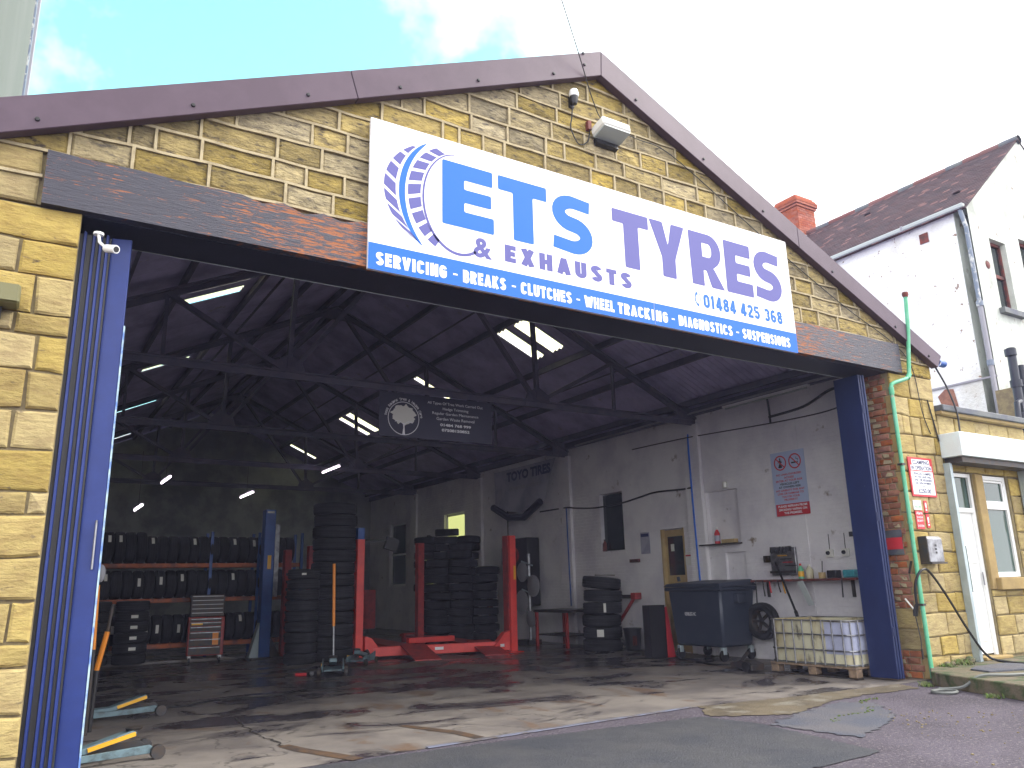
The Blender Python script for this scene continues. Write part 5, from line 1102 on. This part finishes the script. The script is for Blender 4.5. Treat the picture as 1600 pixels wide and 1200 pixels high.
# wheelie bin
Bn = thing('wheelie_bin', 'large charcoal four wheeled waste bin with lid against the white wall', 'bin', (11.43, 4.36, 0), radians(3)); Bn.scale = (1.12, 1.05, 1.03)
def taper(m, x0, x1, y0, y1, z0, z1, t): return m.quadbox([(x0+t, y0+t, z0), (x1-t, y0+t, z0), (x1-t, y1-t, z0), (x0+t, y1-t, z0), (x0, y0, z1), (x1, y0, z1), (x1, y1, z1), (x0, y1, z1)])
taper(MB(), -.44, .42, -.62, .62, .24, 1.22, .07).build('body', 'bin', Bn, world=False, bevel=.035, smooth=True)
MB().box(-.49, -.66, 1.20, .45, .66, 1.27).build('rim', 'binlid', Bn, world=False, bevel=.02)
MB().quadbox([(-.50, -.67, 1.275), (.45, -.67, 1.275), (.45, .67, 1.275), (-.50, .67, 1.275), (-.46, -.63, 1.33), (.40, -.6, 1.39), (.40, .6, 1.39), (-.46, .63, 1.33)]).build('lid', 'binlid', Bn, world=False, bevel=.012)
MB().box(-.52, -.70, 1.22, -.46, -.60, 1.30).build('catch', 'bin', Bn, world=False); MB().box(-.1, -.70, .98, .12, -.60, 1.14).build('trunnion', 'binlid', Bn, world=False, bevel=.01)
MB().tube([(-.15, .60, 1.38), (-.15, .62, 1.46)], .03, 8).build('lid_handle', 'binlid', Bn, world=False)
text('lettering', 'KERBLEG NC', Bn, 'pwhite', (-.13, -.030, .13, .030), ('L', lambda u, w: Vector((-.4150-.0714*w, .12-u, .80+w))), .02)
for x, y in ((-.33, -.5), (-.33, .5), (.33, -.5), (.33, .5)):
    MB().lathe([(0, -.025), (.09, -.025), (.10, -.012), (.10, .012), (.09, .025), (0, .025)], (x, y, .10), 18, 'y').build('wheel', 'black', Bn, world=False, smooth=True); MB().box(x-.04, y-.04, .12, x+.04, y+.04, .24).build('wheel_bracket', 'galv', Bn, world=False, bevel=.006)
o = thing('spare_tyre', 'tyre with alloy rim leaning between waste bin and tank', 'wheel', (11.86, 3.45, .62))
MB().lathe(tyre_mesh(.33, .21, .2), (11.84, 3.52, .68), 28, 'x', closed=True).build('tyre', 'tyre', o, smooth=True)
rm = MB(); rm.lathe([(.205, -.07), (.19, -.05), (.17, .02), (.205, .07)], (11.84, 3.52, .68), 28, 'x')
for k in range(5): a = 2*pi*k/5; rm.beam((11.80, 3.52, .68), (11.80, 3.52+.19*cos(a), .68+.19*sin(a)), .05, .03, (1, 0, 0))
rm.build('rim', 'dsteel', o, smooth=True)
# boards beside the bin
o = thing('display_board', 'black board with red edge standing left of the waste bin', 'board', (10.9, 5.2, 0)); MB().box(10.62, 5.22, .0, 11.02, 5.42, .98).build('panel', 'black', o); MB().quadbox([(11.025, 5.21, 0), (11.22, 5.21, 0), (11.22, 5.23, 0), (11.025, 5.23, 0), (11.025, 5.21, .93), (11.06, 5.21, .95), (11.06, 5.23, .95), (11.025, 5.23, .93)]).build('red_edge', 'text_red', o)
o = thing('bucket', 'black bucket standing between the tyre stack and the bin', 'bucket', (11.6, 6.95, 0)); MB().lathe([(0, .01), (.15, .01), (.19, .44), (.20, .44), (.20, .47), (.17, .47), (.14, .03), (0, .03)], (11.62, 6.95, 0), 20).build('tub', 'black', o, smooth=True); MB().box(11.46, 6.74, .12, 11.56, 6.77, .32).build('label_patch', 'timber', o)
tag(MB().tube([(11.55, 7.15, .03), (11.60, 7.0, .12), (11.5, 7.2, .22), (11.65, 7.25, .1)], .03, 6).build('scrap', 'steel', None, smooth=True), 'bit of shiny scrap metal beside the black bucket', 'scrap')
# IBC tank
K = thing('cut_down_tank', 'cut down stained plastic tank in a steel cage on a pallet', 'tank', (10.9, 1.4, 0), radians(1.5))
x0, x1, y0, y1 = -.50, .50, -.72, .72
def rrl(x0, x1, y0, y1, r=.14, n=5):
    out = []
    for cx, cy, a in ((x1-r, y0+r, -90), (x1-r, y1-r, 0), (x0+r, y1-r, 90), (x0+r, y0+r, 180)): out += [(cx+r*cos(radians(a+90*k/n)), cy+r*sin(radians(a+90*k/n))) for k in range(n+1)]
    return out
o_, i_ = rrl(x0, x1, y0, y1), rrl(x0+.02, x1-.02, y0+.02, y1-.02, .13); m = MB(); n = len(o_)
m.v = [(x, y, .17) for x, y in o_]+[(x, y, .80+.012*sin(k*1.7)) for k, (x, y) in enumerate(o_)]+[(x, y, .80+.012*sin(k*1.7)) for k, (x, y) in enumerate(i_)]+[(x, y, .30) for x, y in i_]
for k in range(n):
    j = (k+1) % n; m.f += [[k, j, n+j, n+k], [n+k, n+j, 2*n+j, 2*n+k], [2*n+k, 2*n+j, 3*n+j, 3*n+k]]
m.f += [list(range(3*n, 4*n)), list(range(n))[::-1]]
m.build('tank_body', 'tank', K, world=False, smooth=True)
c2 = rrl(x0-.006, x1+.006, y0-.006, y1+.006); 
sel = [p for p in c2 if p[0] < -.02 and p[1] < -.30]
sel.sort(key=lambda p: -p[1]); sel = [(x0-.006, -.28)]+sel+[(-.1, y0-.006)]
m = MB(); nn = len(sel); m.v = [(x, y, .33) for x, y in sel]+[(x, y, .78) for x, y in sel]; m.f = [[k, k+1, nn+k+1, nn+k] for k in range(nn-1)]
m.build('corner_sheet', 'tankblue', K, world=False, smooth=True)
cage = rrl(x0-.025, x1+.025, y0-.025, y1+.025, .15, 5); 
for z in (.19, .38, .60, .80): MB().tube([(x, y, z) for x, y in cage]+[(cage[0][0], cage[0][1], z)], .012, 6).build('cage_rail', 'steel', K, world=False, smooth=True)
for k in range(8):
    y = y0+.12+k*(y1-y0-.24)/7
    for x in (x0-.04, x1+.04): MB().tube([(x, y, .17), (x, y, .81)], .011, 6).build('cage_bar', 'steel', K, world=False)
for k in range(5):
    x = x0+.12+k*(x1-x0-.24)/4
    for y in (y0-.04, y1+.04): MB().tube([(x, y, .17), (x, y, .81)], .011, 6).build('cage_bar', 'steel', K, world=False)
MB().tube([(x0+.02, y0+.02, .17), (x0+.02, y0+.02, .81)], .012, 6).build('cage_bar', 'steel', K, world=False)
MB().box(x0-.03, y0-.03, .135, x1+.03, y1+.03, .165).build('pallet_deck', 'pallet', K, world=False, bevel=.006)
for x in (x0+.05, 0, x1-.05):
    for y in (y0+.04, 0, y1-.04): MB().box(x-.07, y-.07, .022, x+.07, y+.07, .134).build('pallet_block', 'pallet', K, world=False, bevel=.008)
for x in (x0+.05, 0, x1-.05): MB().box(x-.06, y0-.04, 0, x+.06, y1+.04, .02).build('pallet_board', 'dsteel', K, world=False)
# floor jack lump in front of tank
o = thing('axle_stand', 'black greasy low jack lying beside the tank pallet', 'jack', (10.3, 2.7, 0)); MB().prism([(2.3, .02), (2.9, .03), (2.95, .10), (2.6, .16), (2.3, .12)], -.15, .15, lambda u, v, d: (10.25+d+(u-2.3)*.3, u, v)).build('frame', 'dsteel', o, bevel=.01); MB().lathe([(0, -.03), (.08, -.03), (.08, .03), (0, .03)], (10.12, 2.42, .08), 14, 'x').build('wheel', 'black', o, smooth=True)
MB().tube([(10.35, 2.75, .12), (10.8, 3.0, .22)], .03, 8).build('arm', 'dsteel', o)
# broom
o = thing('push_pole', 'black long handled pole leaning on the tool shelf', 'pole', (10.9, 2.6, 0)); MB().tube([(11.35, 2.35, .85), (11.9, 3.15, 1.72)], .020, 8).build('shaft', 'black', o); MB().tube([(11.28, 2.28, .80), (11.36, 2.37, .88)], .03, 8).build('socket', 'black', o)
# shelf with bottles, tool board
SH = thing('wall_shelf', 'narrow dark red wall shelf on the white wall above the tank', 'shelf', (11.9, 2.5, 1.4))
MB().box(11.72, 1.40, 1.37, 11.985, 3.62, 1.41).build('board', 'timber', SH, bevel=.004)
for y in (1.62, 3.4): MB().box(11.94, y, 1.10, 11.985, y+.04, 1.368).build('bracket', 'dsteel', SH)
TB = thing('tool_board', 'grey metal tool board hung with dark spanners and grips', 'tool board', (11.97, 3.0, 1.45))
MB().box(11.93, 2.72, 1.48, 11.985, 3.28, 1.97).build('panel', 'steel', TB, bevel=.006); MB().box(11.86, 2.74, 1.52, 11.928, 3.26, 1.56).build('ledge', 'dsteel', TB); MB().box(11.90, 3.30, 1.72, 11.98, 3.42, 1.84).build('switch_box', 'dsteel', TB)
for k in range(16):
    y = 3.24-k*.031; MB().tube([(11.91, y, 1.99), (11.90, y, random.uniform(1.86, 1.93))], random.uniform(.007, .014), 6).build('socket_key', 'black', TB)
for k, (y, z, l_) in enumerate(((3.1, 1.82, .2), (3.05, 1.76, .26), (3.0, 1.70, .22), (2.95, 1.64, .25))): MB().box(11.915, y-l_, z, 11.929, y, z+.014).build('spanner', ('yellow', 'dsteel', 'text_red', 'black')[k], TB)
def hang(label, y, mat, l_=.18, lean=.04, w=.012):
    o = thing('hand_tool', label, 'hand tool', (11.74, y, 1.36)); MB().tube([(11.71, y, 1.40), (11.70, y-lean*.4, 1.36-l_*.4), (11.69, y-lean, 1.36-l_)], [w*.7, w, w*1.2], 6).build('handle', mat, o); MB().sphere((11.71, y, 1.39), w*1.5, 6, 4).build('head', 'dsteel', o)
hang('pliers with a red grip hanging from the shelf edge', 3.17, 'text_red'); hang('black handled tool hanging left of the red pliers', 3.32, 'black', .24); hang('screwdriver with a yellow handle hanging from the shelf edge', 2.88, 'yellow', .19, .06); hang('dark handled screwdriver hanging beside the yellow one', 2.98, 'black', .17, .06); hang('long black bar hanging at the left end of the shelf', 3.48, 'black', .36, .0); hang('black tool hanging far right below the shelf', 1.66, 'black', .26, 0)
tag(MB().quadbox([(11.70, 2.56, 1.36), (11.70, 2.44, 1.38), (11.70, 2.25, .98), (11.70, 2.37, .96), (11.715, 2.56, 1.36), (11.715, 2.44, 1.38), (11.715, 2.25, .98), (11.715, 2.37, .96)]).build('plastic_packet', 'gutter', None, bevel=.004), 'clear plastic packet hanging askew from the shelf', 'packet')
def bottle(name, label, x, y, z, r, h, mat, capm, cat='bottle', band=None):
    o = thing(name, label, cat, (x, y, z)); MB().lathe([(0, 0), (r, 0), (r, h*.62), (r*.5, h*.8), (r*.36, h*.86)], (x, y, z+.002), 14).build('body', mat, o, smooth=True); MB().lathe([(r*.4, h*.86), (r*.4, h), (0, h)], (x, y, z+.002), 10).build('cap', capm, o)
    if band: MB().lathe([(r*1.03, h*.15), (r*1.03, h*.5)], (x, y, z), 14).build('label_band', band, o, smooth=True)
bottle('bottle', 'green washing liquid bottle with yellow band on the shelf', 11.84, 2.56, 1.41, .05, .26, 'green', 'text_red', band='yellow')
bottle('bottle', 'pale cream plastic bottle right of the green bottle', 11.84, 2.38, 1.41, .065, .24, 'tank', 'label')
o = thing('brush_pot', 'small pot holding a brush on the shelf', 'pot', (11.84, 2.13, 1.41)); MB().lathe([(0, .002), (.06, .002), (.06, .10), (.05, .10)], (11.84, 2.13, 1.41), 14).build('pot', 'cream', o, smooth=True); MB().tube([(11.84, 2.13, 1.42), (11.84, 2.10, 1.70)], .008, 6).build('brush_handle', 'black', o)
tag(MB().box(11.76, 1.80, 1.412, 11.92, 1.98, 1.54).build('black_box', 'black', None, bevel=.01), 'plain black box on the shelf between pot and turquoise pack', 'box')
tag(MB().box(11.76, 1.46, 1.412, 11.92, 1.68, 1.54).build('wipes_pack', 'tcyan', None, bevel=.02), 'turquoise pack of wipes at right end of the shelf', 'packet')
for y, nm in ((2.02, 'left white socket with black plug above the shelf'), (1.71, 'right white socket with black plug above the shelf')):
    o = thing('wall_socket', nm, 'socket', (11.98, y, 1.85), 0); MB().box(11.95, y-.07, 1.76, 11.985, y+.07, 1.89).build('plate', 'label', o, bevel=.006); MB().lathe([(0, -.03), (.03, -.03), (.035, 0)], (11.95, y+.02, 1.83), 12, 'x').build('plug', 'black', o, smooth=True); MB().tube([(11.975, y, 1.89), (11.98, y, 2.15)], .006, 5).build('conduit', 'dsteel', o)
tag(MB().box(11.96, 1.50, 2.08, 11.985, 1.60, 2.16).build('small_box', 'dsteel', None), 'small dark square box on the wall beside right door', 'box')
# safety sign on the wall
o = thing('safety_sign', 'tall pale blue no smoking and access sign on white wall', 'sign', (11.98, 2.7, 3.1))
M_SB = M('pale blue board', (.44, .52, .70), .5); MB().box(11.975, 2.33, 2.54, 11.985, 3.08, 3.70).build('board', M_SB, o); MB().box(11.972, 2.32, 2.53, 11.9748, 3.06, 2.745).build('red_panel', 'text_red', o)
PR = ('R', 11.9745); PR2 = ('R', 11.9715)
for cy in (2.87, 2.54):
    c = (-cy, 3.50); shape('prohibition_ring', [arc(c[0], c[1], .14, .14, 0, 2*pi, 28), arc(c[0], c[1], .115, .115, 0, 2*pi, 28)], o, 'text_red', PR)
    if cy > 2.7: shape('walking_figure', [arc(c[0], c[1]+.075, .018, .018, 0, 2*pi, 10), ribbon([(c[0], c[1]+.055), (c[0], c[1]-.01)], .035), ribbon([(c[0]-.002, c[1]-.012), (c[0]+.035, c[1]-.085)], .018), ribbon([(c[0]-.006, c[1]-.012), (c[0]-.04, c[1]-.085)], .018), ribbon([(c[0]-.015, c[1]+.045), (c[0]-.05, c[1])], .012), ribbon([(c[0]+.02, c[1]+.045), (c[0]+.05, c[1]+.01)], .012)], o, 'text_black', PR)
    else: shape('cigarette', [ribbon([(c[0]-.08, c[1]-.025), (c[0]+.045, c[1]-.025)], .026), ribbon([(c[0]+.052, c[1]-.025), (c[0]+.07, c[1]-.025)], .026), ribbon([(c[0]+.06, c[1]), (c[0]+.075, c[1]+.03), (c[0]+.03, c[1]+.04), (c[0]+.04, c[1]+.07)], .012)], o, 'text_black', PR)
    shape('diagonal_bar', [ribbon([(c[0]-.09, c[1]+.09), (c[0]+.09, c[1]-.09)], .022)], o, 'text_red', ('R', 11.9738))
zz = 3.30
for body, w_, c in (('NO UNAUTHORISED', .56, 'text_red'), ('ACCESS', .22, 'text_red'), ('ENTER AT YOUR RISK', .60, 'text_red'), ('VEHICLES LEFT', .44, 'text_black'), ('AT OWNERS RISK', .50, 'text_black'), ('NO LIABILITY FOR ANY', .64, 'text_red'), ('LOSS OR DAMAGE TO', .58, 'text_red'), ('YOU OR YOUR', .40, 'text_red'), ('PROPERTY', .30, 'text_red')):
    text('lettering', body, o, c, (-2.705-w_/2, zz-.038, -2.705+w_/2, zz), PR, .03); zz -= .058
zz = 2.725
for body, w_ in (('PLEASE REFRAIN FROM', .64), ('SMOKING/ VAPING ON', .62), ('THE PREMISES.', .40)): text('lettering', body, o, 'pwhite', (-2.69-w_/2, zz-.042, -2.69+w_/2, zz), PR2, .035); zz -= .062
# notices, orange bar, pipes
o = thing('notice', 'small white paper notice with print left of the inner door', 'notice', (11.98, 6.76, 2.2)); MB().box(11.98, 6.62, 2.03, 11.99, 6.92, 2.50).build('paper', 'wbanner', o); MB().box(11.978, 6.64, 2.40, 11.9795, 6.90, 2.47).build('heading', 'text_dark', o)
o = thing('notice', 'small notice with pink line right of the inner door', 'notice', (11.98, 5.4, 1.9)); MB().box(11.98, 5.34, 1.74, 11.99, 5.54, 2.0).build('paper', 'label', o); MB().box(11.978, 5.35, 1.92, 11.9795, 5.53, 1.95).build('heading', 'text_red', o)
tag(MB().box(11.93, 6.98, 1.86, 11.985, 7.28, 1.93).build('wooden_rail', 'timber', None), 'short dark red coat rail under the paper notice', 'rail')
o = thing('wall_bracket', 'red triangular steel bracket folding out from white wall', 'bracket', (11.9, 7.4, .8)); MB().box(11.80, 7.12, 1.08, 11.90, 8.1, 1.16).build('arm', 'dsteel', o, bevel=.008); MB().beam((11.85, 7.12, 1.07), (11.88, 7.85, .40), .05, .05).build('brace', 'dred', o); MB().box(11.76, 6.96, 1.06, 11.95, 7.115, 1.20).build('pad', 'dred', o, bevel=.01)
o = thing('workbench', 'dark red workbench frame left of the tyre stack', 'workbench', (11.5, 9, 0))
MB().box(11.0, 8.5, .78, 11.9, 9.9, .84).build('top', 'dsteel', o)
for x in (11.04, 11.84):
    for y in (8.56, 9.8): MB().box(x-.03, y-.03, 0, x+.03, y+.03, .778).build('leg', 'dred', o)
MB().box(11.05, 8.55, .25, 11.85, 9.85, .28).build('shelf', 'dsteel', o)
tag(MB().lathe([(.26, -.02), (.30, 0), (.26, .02)], (11.75, 8.35, .95), 22, 'x').build('brake_disc', 'leadw', None, smooth=True), 'pale round drum leaning behind the tyre stack', 'drum')
cable('blue_air_pipe', [(11.96, 5.12, 4.40), (11.90, 5.12, 4.3), (11.90, 5.12, 3.0), (11.90, 5.10, 1.9), (11.90, 5.06, .5)], .020, 'sblue', 'bright blue air pipe down the near pilaster behind the bin', 'pipe')
cable('blue_air_pipe', [(11.90, 9.6, 3.3), (11.90, 9.58, 2.2), (11.90, 9.55, .9)], .018, 'liftblue', 'darker blue air pipe down the far pilaster', 'pipe')
cable('power_cable', [(11.97, 10.9, 3.32), (11.97, 10.0, 3.32), (11.88, 9.5, 3.30), (11.97, 9.2, 3.26), (11.97, 8.45, 3.20), (11.97, 7.5, 3.22), (11.97, 6.9, 3.28), (11.97, 6.3, 3.34), (11.97, 5.5, 3.31), (11.88, 5.12, 3.30)], .020, 'cable', 'sagging black cable across the white wall past the dark window')
cable('conduit', [(11.97, 7.0, 4.40), (11.97, 6.0, 4.39), (11.89, 5.2, 4.36), (11.97, 4.6, 4.35), (11.97, 3.0, 4.28), (11.97, 1.9, 4.26), (11.97, 1.4, 4.30)], .012, 'cable', 'thin black conduit running high along the white wall', 'conduit')
cable('mains_cable', [(11.96, 3.0, 4.40), (11.95, 2.2, 4.44), (11.94, 1.6, 4.62), (11.93, 1.1, 4.62), (11.9, .6, 4.78)], .024, 'cable', 'thick black mains cable rising towards the door head')
cable('drop_cable', [(11.96, 3.0, 4.78), (11.96, 2.98, 4.5), (11.96, 2.98, 4.28)], .020, 'cable', 'short black vertical cable below the strip light')
o = thing('strip_light', 'unlit white fluorescent batten at the top of the right wall', 'strip light', (11.85, 2.9, 4.75)); MB().box(11.80, 1.95, 4.755, 11.88, 4.0, 4.795).build('batten', 'upvc', o); MB().tube([(11.84, 2.0, 4.735), (11.84, 3.95, 4.735)], .017, 8).build('tube', 'gutter', o, smooth=True)
for x, z in ((11.86, 4.66), (11.88, 4.62)): pass
cable('eaves_pipe', [(11.80, .8, 4.80), (11.80, 2.5, 4.83), (11.80, 5.0, 4.82), (11.82, 9.0, 4.80)], .022, 'trim', 'grey pipe running along the eaves above white wall', 'pipe')
# alcove items
o = thing('alcove_shelf', 'thin shelf with clutter in the white wall alcove', 'shelf', (11.95, 4.4, 2.1)); MB().box(11.84, 3.98, 2.10, 12.07, 4.98, 2.125).build('board', 'dsteel', o); MB().box(11.9, 4.08, 2.127, 12.0, 4.42, 2.20).build('clutter', 'cream', o)
bottle('spray_bottle', 'pink bottle standing on the alcove shelf', 11.93, 4.55, 2.125, .055, .32, 'text_red', 'label', band='wbanner')
bottle('bottle', 'small dark bottle on the sill of the dark window', 12.04, 8.28, 2.15, .05, .28, 'timber', 'dsteel')
tag(MB().lathe([(0, 0), (.05, 0), (.05, .12), (0, .12)], (11.95, 4.25, 3.20), 12).build('cup', 'label', None, smooth=True), 'white cup on top of the alcove', 'cup')
# banners
o = thing('hanging_banner', 'dark vinyl banner with white tree emblem hanging from first truss', 'banner', (6, 5, 4.2))
MB().box(4.90, 5.02, 3.84, 7.05, 5.03, 4.59).build('sheet', 'banner', o)
PT = ('F', 5.018)
shape('ring', [arc(5.34, 4.16, .285, .285, 0, 2*pi, 36), arc(5.34, 4.16, .273, .273, 0, 2*pi, 36)], o, 'pwhite', PT)
rr = random.Random(5); crown = [(5.34+(.215+.022*sin(9*a)+.014*sin(17*a+1))*cos(a), 4.22+(.165+.018*sin(9*a+2)+.012*sin(15*a))*sin(a)) for a in [2*pi*k/60 for k in range(60)]]
shape('tree_crown', [crown], o, 'label', PT)
shape('tree_trunk', [ribbon([(5.34, 3.89), (5.345, 4.0), (5.34, 4.08)], [.05, .022, .03]), ribbon([(5.34, 4.06), (5.26, 4.11), (5.18, 4.10)], .012), ribbon([(5.345, 4.05), (5.42, 4.11), (5.50, 4.09)], .012)], o, 'pwhite', ('F', 5.016))
chars = 'West Riding Tree & Hedge Care'
for k, c in enumerate(chars):
    if c == ' ': continue
    a = radians(172-k*(164/(len(chars)-1))); R_ = .325; hgt = .05 if c.isupper() or c in 'dtkhl&' else .037
    text('lettering', c, o, 'pwhite', (5.34+R_*cos(a)-.017, 4.16+R_*sin(a)-hgt/2, 5.34+R_*cos(a)+.017, 4.16+R_*sin(a)+hgt/2), PT, .01, rot=a-pi/2)
for body, w_, z, h, bo in (('All Types Of Tree Work Carried Out', 1.08, 4.475, .062, .0), ('Hedge Trimming', .50, 4.385, .06, 0), ('Regular Garden Maintenance', .90, 4.30, .06, 0), ('Garden Waste Removal', .74, 4.215, .052, 0), ('01484 768 999', .60, 4.11, .05, .03), ('07508150852', .54, 4.02, .05, .03)):
    text('lettering', body, o, 'pwhite', (6.32-w_/2, z-h/2, 6.32+w_/2, z+h/2), PT, bo)
o = thing('tyre_banner', 'grubby white tyre maker banner sagging on the right wall', 'banner', (11.8, 11.4, 4))
bp = [(-13.0, 4.62), (-9.85, 4.60), (-10.35, 3.7), (-10.5, 3.55), (-11.2, 3.42), (-12.2, 3.42), (-13.0, 3.62)]
m = MB(); nx, nz = 16, 8
for i in range(nx+1):
    for j in range(nz+1):
        s, q = i/nx, j/nz; yt = -13.0+3.15*s; yb = -13.0+2.55*s; zt = 4.62; zb = 3.62-.22*sin(pi*s)
        u = yt+(yb-yt)*q; v = zt+(zb-zt)*q; m.v.append((11.80+.05*sin(s*11+q*3)*q, -u, v))
for i in range(nx):
    for j in range(nz): n = i*(nz+1)+j; m.f.append([n, n+1, n+nz+2, n+nz+1])
m.build('sheet', 'wbanner', o, smooth=True, fixn=False)
text('lettering', 'TOYO TIRES', o, 'text_dark', (-12.2, 4.25, -10.0, 4.52), ('R', 11.735), .05); text('lettering', 'driven to perform', o, 'trim', (-12.1, 3.95, -10.4, 4.12), ('R', 11.735), .01)
MB().tube([(11.7, 12.9, 3.6), (11.65, 12.0, 3.25), (11.65, 11.2, 3.2), (11.72, 10.5, 3.55)], .10, 8).build('rolled_hem', 'banner', o, smooth=True)
# far clutter at right wall
tag(MB().box(11.55, 10.95, .9, 11.95, 12.0, 2.65).build('cabinet', 'black', None, bevel=.02), 'tall black cabinet behind the right lift post', 'cabinet')
tag(MB().lathe([(.12, -.02), (.20, 0), (.12, .02)], (11.52, 11.5, 2.2), 18, 'x').build('hose_reel', 'dred', None, smooth=True), 'red and yellow hose reel on the black cabinet', 'hose reel')
o = thing('wheel_balancer', 'wheel aligning machine with pale round targets by the right wall', 'machine', (11.3, 10.6, 0)); MB().tube([(11.3, 10.5, .1), (11.3, 10.5, 2.2)], .04, 8).build('column', 'steel', o)
for y, z, r in ((10.75, 1.75, .25), (10.25, 1.4, .27), (10.8, 1.0, .30), (10.4, .6, .2)): MB().lathe([(0, -.03), (r*.4, -.03), (r, .0), (r*.96, .03), (0, .03)], (11.25, y, z), 20, 'x').build('target_disc', 'trim', o, smooth=True)
for z in (.7, 1.2, 1.6, 1.9): MB().tube([(11.28, 10.3, z), (11.24, 10.75, z+.12)], .02, 6).build('clamp_arm', 'galv', o)
MB().box(11.1, 10.3, 0, 11.5, 10.8, .1).build('base', 'dsteel', o)
o = thing('fire_extinguisher', 'red fire extinguisher hung on the far right wall', 'extinguisher', (11.85, 13.4, .8)); MB().lathe([(0, 0), (.09, 0), (.09, .42), (.04, .5), (.03, .55)], (11.82, 13.4, .75), 14).build('cylinder', 'dred', o, smooth=True); MB().box(11.79, 13.36, 1.29, 11.85, 13.44, 1.38).build('valve', 'black', o); MB().tube([(11.8, 13.4, 1.3), (11.72, 13.25, 1.0), (11.7, 13.2, .6)], .02, 6).build('hose', 'yellow', o)
tag(MB().box(11.7, 13.3, 0, 11.95, 13.6, .3).build('tub', 'label', None, bevel=.02), 'small white tub under the fire extinguisher', 'tub')
o = thing('fuse_box', 'grey fuse box with conduits on the far right wall', 'fuse box', (11.9, 12.6, 2.2)); MB().box(11.85, 12.3, 2.0, 11.98, 12.75, 2.45).build('housing', 'trim', o); MB().tube([(11.93, 12.5, 2.45), (11.93, 12.5, 4.6)], .02, 6).build('conduit', 'dsteel', o); MB().box(11.85, 12.25, 1.4, 11.98, 12.7, 1.85).build('lower_box', 'dsteel', o)
o = thing('tyre_machine', 'dark tyre changing machine behind the left lift post', 'machine', (8, 16, 0)); MB().box(7.9, 16, 0, 8.9, 16.8, 1.5).build('body', 'black', o, bevel=.03); MB().tube([(8.4, 16.4, 1.5), (8.5, 16.3, 2.0), (8.9, 16.3, 2.1)], .05, 8).build('arm', 'black', o); MB().box(8.9, 15.7, .3, 9.3, 16.2, 1.4).build('compressor', 'dred', o, bevel=.03)
o = thing('work_lamp', 'lit white work lamp on the rear red lift post', 'lamp', (10.1, 13.8, 2.8)); MB().obox((10.13, 13.72, 2.78), (.26, .16, .06), Matrix.Rotation(.4, 3, 'Y')).build('housing', 'black', o); MB().obox((10.12, 13.70, 2.74), (.20, .12, .02), Matrix.Rotation(.4, 3, 'Y')).build('lit_panel', 'lamp', o)
# lit fluorescent tubes
for lbl, c, d in (('leftmost low lit fluorescent tube near the back wall', (2.42, 13.4, 3.37), (0, 1.3, .0)), ('lit fluorescent tube high on the left of the back bay', (3.05, 14.0, 4.12), (0, 1.3, .0)), ('lit fluorescent tube left of the lorry tyre column', (5.1, 14.4, 3.88), (0, 1.3, .0)), ('lit fluorescent tube nearest the hanging tree banner', (7.0, 13.4, 4.52), (0, 1.3, 0))):
    o = thing('strip_light', lbl, 'strip light', c); c_, d_ = Vector(c), Vector(d)*.5
    MB().tube([c_-d_, c_+d_], .022, 8).build('tube', 'lamp', o, smooth=True); MB().beam(c_-d_+Vector((0, 0, .06)), c_+d_+Vector((0, 0, .06)), .07, .05).build('batten', 'trim', o)
    MB().tube([c_+Vector((0, 0, .08)), Vector((c[0], c[1], 4.7 if c[2] < 4.6 else 4.75))], .005, 4).build('hanger', 'dsteel', o)

# ================================================================ ADDED VEIL
hz = bpy.data.materials.new('added bluish veil'); hz.use_nodes = True; t = hz.node_tree; t.nodes.clear()
v = t.nodes.new('ShaderNodeVolumePrincipled'); v.inputs['Color'].default_value = (.66, .68, 1, 1); v.inputs['Density'].default_value = .0014; v.inputs['Anisotropy'].default_value = 0  # volume added only to lift the dark tones with a bluish veil
o = t.nodes.new('ShaderNodeOutputMaterial'); t.links.new(v.outputs[0], o.inputs['Volume']); mt['added_haze'] = hz
tag(MB().box(-62, -62, -1, 62, 62, 23.8).build('added_haze', 'added_haze', None, kind='stuff'), 'thin bluish veil added over the yard to lift dark tones', 'added_haze')
